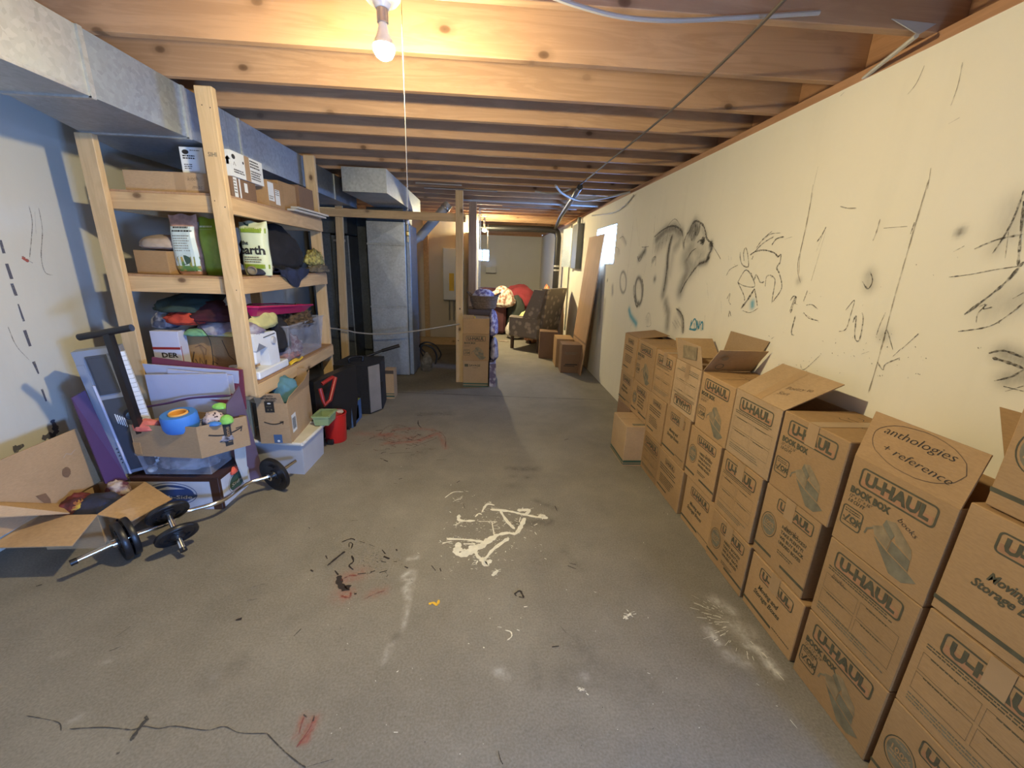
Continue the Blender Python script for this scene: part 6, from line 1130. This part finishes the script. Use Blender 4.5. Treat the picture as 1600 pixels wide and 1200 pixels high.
MB().box(-.805, -.44, 7.74, 7.945, .83, 1.745, 'heater_white', .012).build('heater_body', t); mb = MB(); f_ = Frame((-.805, 7.74, .83), (1, 0, 0), (0, 0, 1)); mb.rect(f_, .11, .17, .20, .48, 'yellow', .001); mb.fine(f_, .12, .45, .19, 6, .04, 'ink_black', 1, .4); mb.build('energy_label', t)
for x in (-.70, -.62, -.54): MB().tube([(x, 7.86, .83), (x, 7.86, .45)], .012, 'alu').build('pipe', t, smooth='auto')
t = thing('condensate_pump', 'small canister with a looped black hose beside the furnace tower', 'pump', (-.85, 5.75, 0))
MB().lathe([(0, .001), (.075, .001), (.08, .01), (.078, .16), (.06, .21), (.03, .24), (.025, .27), (0, .27)], (-.85, 5.78, 0), 'khaki_cloth', 24).build('canister', t, smooth='auto')
MB().tube(curve_pts([(-.88, 5.75, .20), (-.92, 5.72, .30), (-.88, 5.72, .38), (-.76, 5.73, .34), (-.70, 5.75, .22), (-.72, 5.74, .10)], 8), .013, 'black_rubber', 8).build('hose', t, smooth=True)
MB().tube(curve_pts([(-.86, 5.76, .26), (-.93, 5.73, .36), (-.84, 5.70, .42), (-.72, 5.72, .38), (-.64, 5.76, .25), (-.68, 5.76, .16)], 8), .011, 'black_rubber', 8).build('hose', t, smooth=True)
# pipes and cables under the ceiling
def tubeobj(name, P, r, m, label, cat='cable', n=8, sm=6): tag(MB().tube(curve_pts(P, sm) if len(P) > 2 else P, r, m, n).build(name, smooth='auto'), label, cat)
tubeobj('dark_cable', [Vector((.80, 1.10, 2.315)), Vector((.895, 1.49, 2.31)), Vector((.945, 2.4, 2.305)), Vector((.93, 3.5, 2.30)), Vector((.93, 4.6, 2.31))], .006, 'cable_dark', 'thin dark cable running toward the back under the joists, right of the bulb')
tubeobj('white_cable', [at(845, -12, y=1.60), at(900, 8, y=1.61), at(970, 26, y=1.62), at(1050, 32, y=1.62), at(1150, 28, y=1.62), at(1280, 20, y=1.618)], .0075, 'cable_white', 'white cable drooping along the nearest joist')
tubeobj('white_cable', [Vector((1.60, 2.02, 2.30)), at(1352, 120, z=2.30), at(1432, 56, z=2.31)], .008, 'cable_white', 'short white conduit above the right wall near the camera')
mb = MB(); mb.slab([at(1392, 30, y=1.63), at(1462, 38, y=1.63), at(1434, 55, y=1.63)], .004, 'pvc'); tag(mb.build('white_bracket'), 'white triangular scrap on the joist over the right wall', 'bracket')
tubeobj('white_cable', [at(868, 290, z=2.30), at(880, 303, z=2.27), at(905, 313, z=2.25), at(940, 310, z=2.27), at(985, 300, z=2.31)], .012, 'cable_white', 'white cable loop hanging by the dark sewer pipe, the lower crossing one')
tubeobj('white_cable', [at(836, 299, z=2.31), at(855, 302, z=2.29), at(875, 301, z=2.28), at(892, 295, z=2.31)], .010, 'cable_white', 'short white cable loop left of the dark sewer pipe')
tubeobj('wall_cable', [at(990, 305, x=XR-.012), at(975, 322, x=XR-.012), at(955, 333, x=XR-.012), at(925, 337, x=XR-.012)], .008, 'cable_white', 'grey cable looping down the top of the right wall')
tubeobj('water_pipe', [Vector((-.35, 6.0, 2.31)), Vector((.6, 6.0, 2.31)), Vector((1.5, 6.02, 2.31))], .014, 'pvc', 'long pale water pipe under the joists above the doorway', 'pipe')
for i, (y, x0, x1) in enumerate(((5.25, -.75, .1), (4.95, -.8, -.3), (6.5, .2, 1.3))): tubeobj('copper_pipe', [Vector((x0, y, 2.318)), Vector((x1, y+.01, 2.318))], .009, 'alu', ['metal pipe under the joists just above the pale post', 'short metal pipe under the joists left of the pale post', 'metal pipe under the joists near the sewer pipe'][i], 'pipe')
t = thing('sewer_pipe', 'black sewer pipe running under the joists and down the right wall', 'pipe', (1.2, 8, 0))
MB().tube([(.94, 4.6, 2.295), (1.15, 7.0, 2.265), (1.33, 8.6, 2.22)], .030, 'abs_black', 20).build('pipe', t, smooth='auto')
MB().tube([(-.35, 8.72, 2.18), (1.0, 8.70, 2.20), (1.33, 8.70, 2.20)], .06, 'abs_black', 20).build('pipe', t, smooth='auto')
MB().tube(curve_pts([(1.20, 8.70, 2.20), (1.36, 8.70, 2.17), (1.41, 8.70, 2.05)], 6)+[Vector((1.41, 8.70, .0))], .062, 'abs_black', 20).build('pipe', t, smooth='auto')
for z in (1.42, 1.50): MB().lathe([(.062, -.018), (.070, -.015), (.070, .015), (.062, .018)], (1.41, 8.70, z), 'alu', 20).build('clamp', t, smooth='auto')
t = thing('electric_panel', 'grey electrical panel with its door ajar on the right wall', 'electrical panel', (XR-.06, 7.3, 1.47))
MB().box(XR-.10, XR-.002, 7.02, 7.42, 1.47, 2.18, 'grey_box', .004).build('panel_box', t)
mb = MB(); mb.slab([(XR-.102, 7.42, 1.49), (XR-.20, 7.75, 1.49), (XR-.20, 7.75, 2.14), (XR-.102, 7.42, 2.14)], .006, 'duct_blue'); mb.build('panel_door', t)
MB().tube([(XR-.05, 7.2, 2.18), (XR-.05, 7.2, 2.29)], .03, 'grey_box', 14).build('conduit', t, smooth='auto')
tubeobj('wall_conduit', [Vector((XR-.02, 7.95, .3)), Vector((XR-.02, 7.95, 2.25))], .013, 'grey_box', 'thin vertical conduit left of the electrical panel', 'conduit')
mb = MB(); mb.slab([(1.36, 6.42, .004), (1.36, 5.62, .004), (XR-.012, 5.62, 1.93), (XR-.012, 6.48, 1.93)][::-1], .016, 'osb'); tag(mb.build('wood_panel'), 'tall wood sheet leaning on the right wall under the window', 'board')
# ------------------------------------------------------------------ pile of boxes by the pale post
cbox('cardboard_box', -.285, .03, 4.99, 5.32, 0, .335, 'cardboard_tan', 'bottom box of the pile by the pale post, with a dark green base', prn=lambda mb, f, s, w_, d, h: (mb.rect(f, .02, h-.075, .065, h-.04, 'ink_green'), mb.text(f, 'SAVAGE', .075, h-.07, .035, 'ink_green', .03, 0, .14), mb.fine(f, .12, h-.09, .19, 1, .01, 'ink_green', 1), mb.rect(f, 0, .0, w_, .018, 'green_print'), mb.rect(f, 0, .03, w_, .05, 'green_print'), mb.rect(s, 0, .0, d, .018, 'green_print')))
cbox('cardboard_box', -.29, .035, 4.985, 5.31, .336, .672, 'cardboard', 'book box second from the bottom of the pile by the pale post', prn=lambda mb, f, s, w_, d, h: face_A(mb, f, w_, h, 5))
cbox('cardboard_box', -.29, .03, 4.985, 5.30, .673, .86, 'cardboard', 'plain low box third up in the pile by the pale post', rot=2)
MB_ = MB(); mb = MB_; mb.slab([(-.28, 5.0, .90), (-.29, 4.99, .862), (-.16, 4.985, .862), (-.15, 4.99, .90)], .003, 'cardboard_tan'); mb.tube([(-.25, 5.02, .872), (-.17, 5.03, .878), (-.14, 5.0, .872)], .009, 'yellow', 8); tag(mb.build('box_opener'), 'tan torn paper scrap lying on the low plain box', 'paper')
cbox('lilac_box', .045, .125, 5.0, 5.75, 0, .30, 'blue_pattern', 'patterned lilac bag lowest beside the box pile')
heap('patterned_bag', (.10, 5.25, .301), (.058, .20, .29), 'blue_pattern', 'patterned lilac bag bulging above the other one beside the box pile', 'bag', 80, amp=.08)
heap('patterned_bag', (.08, 5.35, .60), (.07, .22, .33), 'purple_white', 'white and purple print bag topmost beside the box pile', 'bag', 81, amp=.10)
cbox('glass_case', -.24, .09, 5.34, 5.75, 0, .93, 'brown_lid', 'dark brown cabinet carrying the wicker basket behind the box pile')
t = thing('wicker_basket', 'wicker laundry basket heaped with clothes on the box pile', 'basket', (-.05, 5.55, .93))
c = (-.04, 5.52, .931); MB().lathe([(0, .0), (.15, .0), (.155, .01), (.185, .15), (.195, .155), (.195, .17), (.18, .17), (.145, .012), (0, .012)], c, 'wicker', 40).build('basket_body', t, smooth='auto')
mb = MB()
for k in range(5): mb.lathe([(.158+.006*k, .018+.026*k), (.164+.006*k, .026+.026*k), (.160+.006*k, .034+.026*k)], c, 'wicker', 40)
mb.build('weave_band', t, smooth=True)
for s_ in (-1, 1): MB().tube(curve_pts([(c[0]+s_*.15, c[1]-.1, 1.09), (c[0]+s_*.21, c[1]-.05, 1.13), (c[0]+s_*.21, c[1]+.05, 1.13), (c[0]+s_*.15, c[1]+.1, 1.09)], 5), .009, 'wicker', 8).build('handle', t, smooth=True)
heap('laundry', (-.05, 5.52, 1.03), (.14, .14, .15), 'purple_white', 'white and purple laundry heaped in the wicker basket', 'clothes', 82, amp=.15, f=3)
# ------------------------------------------------------------------ back room
RC = Matrix.Translation((.87, 7.62, 0)) @ Matrix.Rotation(math.radians(-127), 4, 'Z')
t = thing('wing_armchair', 'patterned wing-back armchair seen from behind near the sewer pipe', 'armchair', (.98, 7.55, 0))
def rp(mb): mb.T = RC; return mb
rp(MB()).box(-.33, .33, -.30, .32, .24, .44, 'chair_cloth', .03).build('seat', t)
mb = rp(MB()); mb.hexa([(-.30, .24, .40), (.30, .24, .40), (.30, .36, .40), (-.30, .36, .40)], [(-.37, .36, 1.12), (.37, .36, 1.12), (.37, .47, 1.12), (-.37, .47, 1.12)], 'chair_cloth'); mb.build('backrest', t)
for s_ in (-1, 1):
    mb = rp(MB()); xa, xb = sorted((s_*.30, s_*.40)); mb.hexa([(xa, .0, .60), (xb, .0, .60), (xb, .30, .60), (xa, .30, .60)], [(xa, .22, 1.10), (xb, .22, 1.10), (xb, .44, 1.10), (xa, .44, 1.10)], 'chair_cloth'); mb.build('wing', t)
    mb = rp(MB()); mb.box(xa, xb, -.30, .34, .24, .62, 'chair_cloth', .03); mb.build('armrest', t)
for a, b_ in ((-.30, -.26), (.30, -.26), (-.30, .30), (.30, .30)): mb = rp(MB()); mb.box(a-.025, a+.025, b_-.025, b_+.025, 0, .245, 'leg_wood', .003); mb.build('leg', t)
heap('patchwork_throw', (.80, 7.68, .45), (.20, .22, .24), 'yellow_cloth', 'yellow cloth piled on the seat of the wing-back armchair', 'blanket', 90, amp=.12)
mb = heap_mb((.92, 8.15, .0), (.19, .24, .85), 'patchwork', 91, amp=.10, f=2); tag(mb.build('quilt', smooth=True), 'orange and red patchwork quilt heaped behind the armchair', 'blanket')
heap('quilt', (1.20, 8.36, .0), (.15, .24, 1.10), 'patchwork', 'orange print bedding stacked high by the sewer pipe', 'blanket', 95, amp=.10, f=2)
t = thing('sofa', 'dark maroon sofa buried in blankets in the back room', 'sofa', (.35, 9.6, 0))
MB().box(-.55, .85, 9.45, 10.1, .12, .50, 'maroon_sofa', .05).build('seat', t); MB().box(-.55, .85, 10.0, 10.25, .12, .95, 'maroon_sofa', .06).build('backrest', t); MB().box(.10, .42, 9.0, 10.2, .02, .80, 'maroon_sofa', .06).build('armrest', t); MB().box(-.80, -.55, 9.3, 10.2, .02, .80, 'maroon_sofa', .06).build('armrest', t)
heap('maroon_pillow', (-.05, 9.6, .55), (.30, .25, .42), 'maroon_sofa', 'dark maroon cushion standing at the left end of the sofa', 'cushion', 92, amp=.08)
heap('red_blanket', (.72, 9.55, .505), (.42, .36, .55), 'red_blanket', 'deep red blanket mounded over the sofa', 'blanket', 93, amp=.12)
heap('green_blanket', (.66, 9.18, .0), (.22, .17, .86), 'green_blanket', 'dark green blanket hanging down the front of the sofa', 'blanket', 94, amp=.08)
heap('floral_blanket', (.33, 9.02, .60), (.27, .16, .44), 'floral', 'cream floral blanket thrown over the sofa arm', 'blanket', 96, amp=.12)
heap('white_rug', (.62, 8.65, .0), (.20, .26, .42), 'white_fur', 'fluffy white blanket slumped on the floor before the sofa', 'blanket', 97, amp=.18)
mb = MB(); mb.slab([(.25, 8.2, .012), (.42, 8.15, .012), (.45, 8.22, .012), (.3, 8.28, .012)], .01, 'beige_cloth'); tag(mb.build('flat_cloth'), 'small flat tan scrap on the floor before the armchair', 'cloth')
cbox('cardboard_box', .90, 1.20, 6.72, 7.02, 0, .45, 'cardboard_dark', 'tall dark box right behind the armchair', rot=-6)
cbox('cardboard_box', 1.10, 1.42, 5.77, 6.06, 0, .42, 'cardboard_dark', 'nearer of the two boxes standing before the leaning wood sheet', prn=lambda mb, f, s, w_, d, h: (mb.rect(f, .06, .12, .24, .135, 'ink_black'), mb.rect(f, .04, .10, .20, .11, 'ink_black'), mb.fine(f, .05, .3, .25, 2, .02, 'ink_grey', 3)), rot=-3)
cbox('cardboard_box', 1.08, 1.34, 6.12, 6.52, 0, .44, 'cardboard', 'farther of the two boxes standing before the leaning wood sheet', rot=-3)
mb = MB(); mb.box(-.05, .25, 12.3, 12.49, 1.25, 1.42, 'grey_white', .004); tag(mb.build('wall_box'), 'small grey box on the back wall under the far window', 'box')
SC.render.film_transparent = False
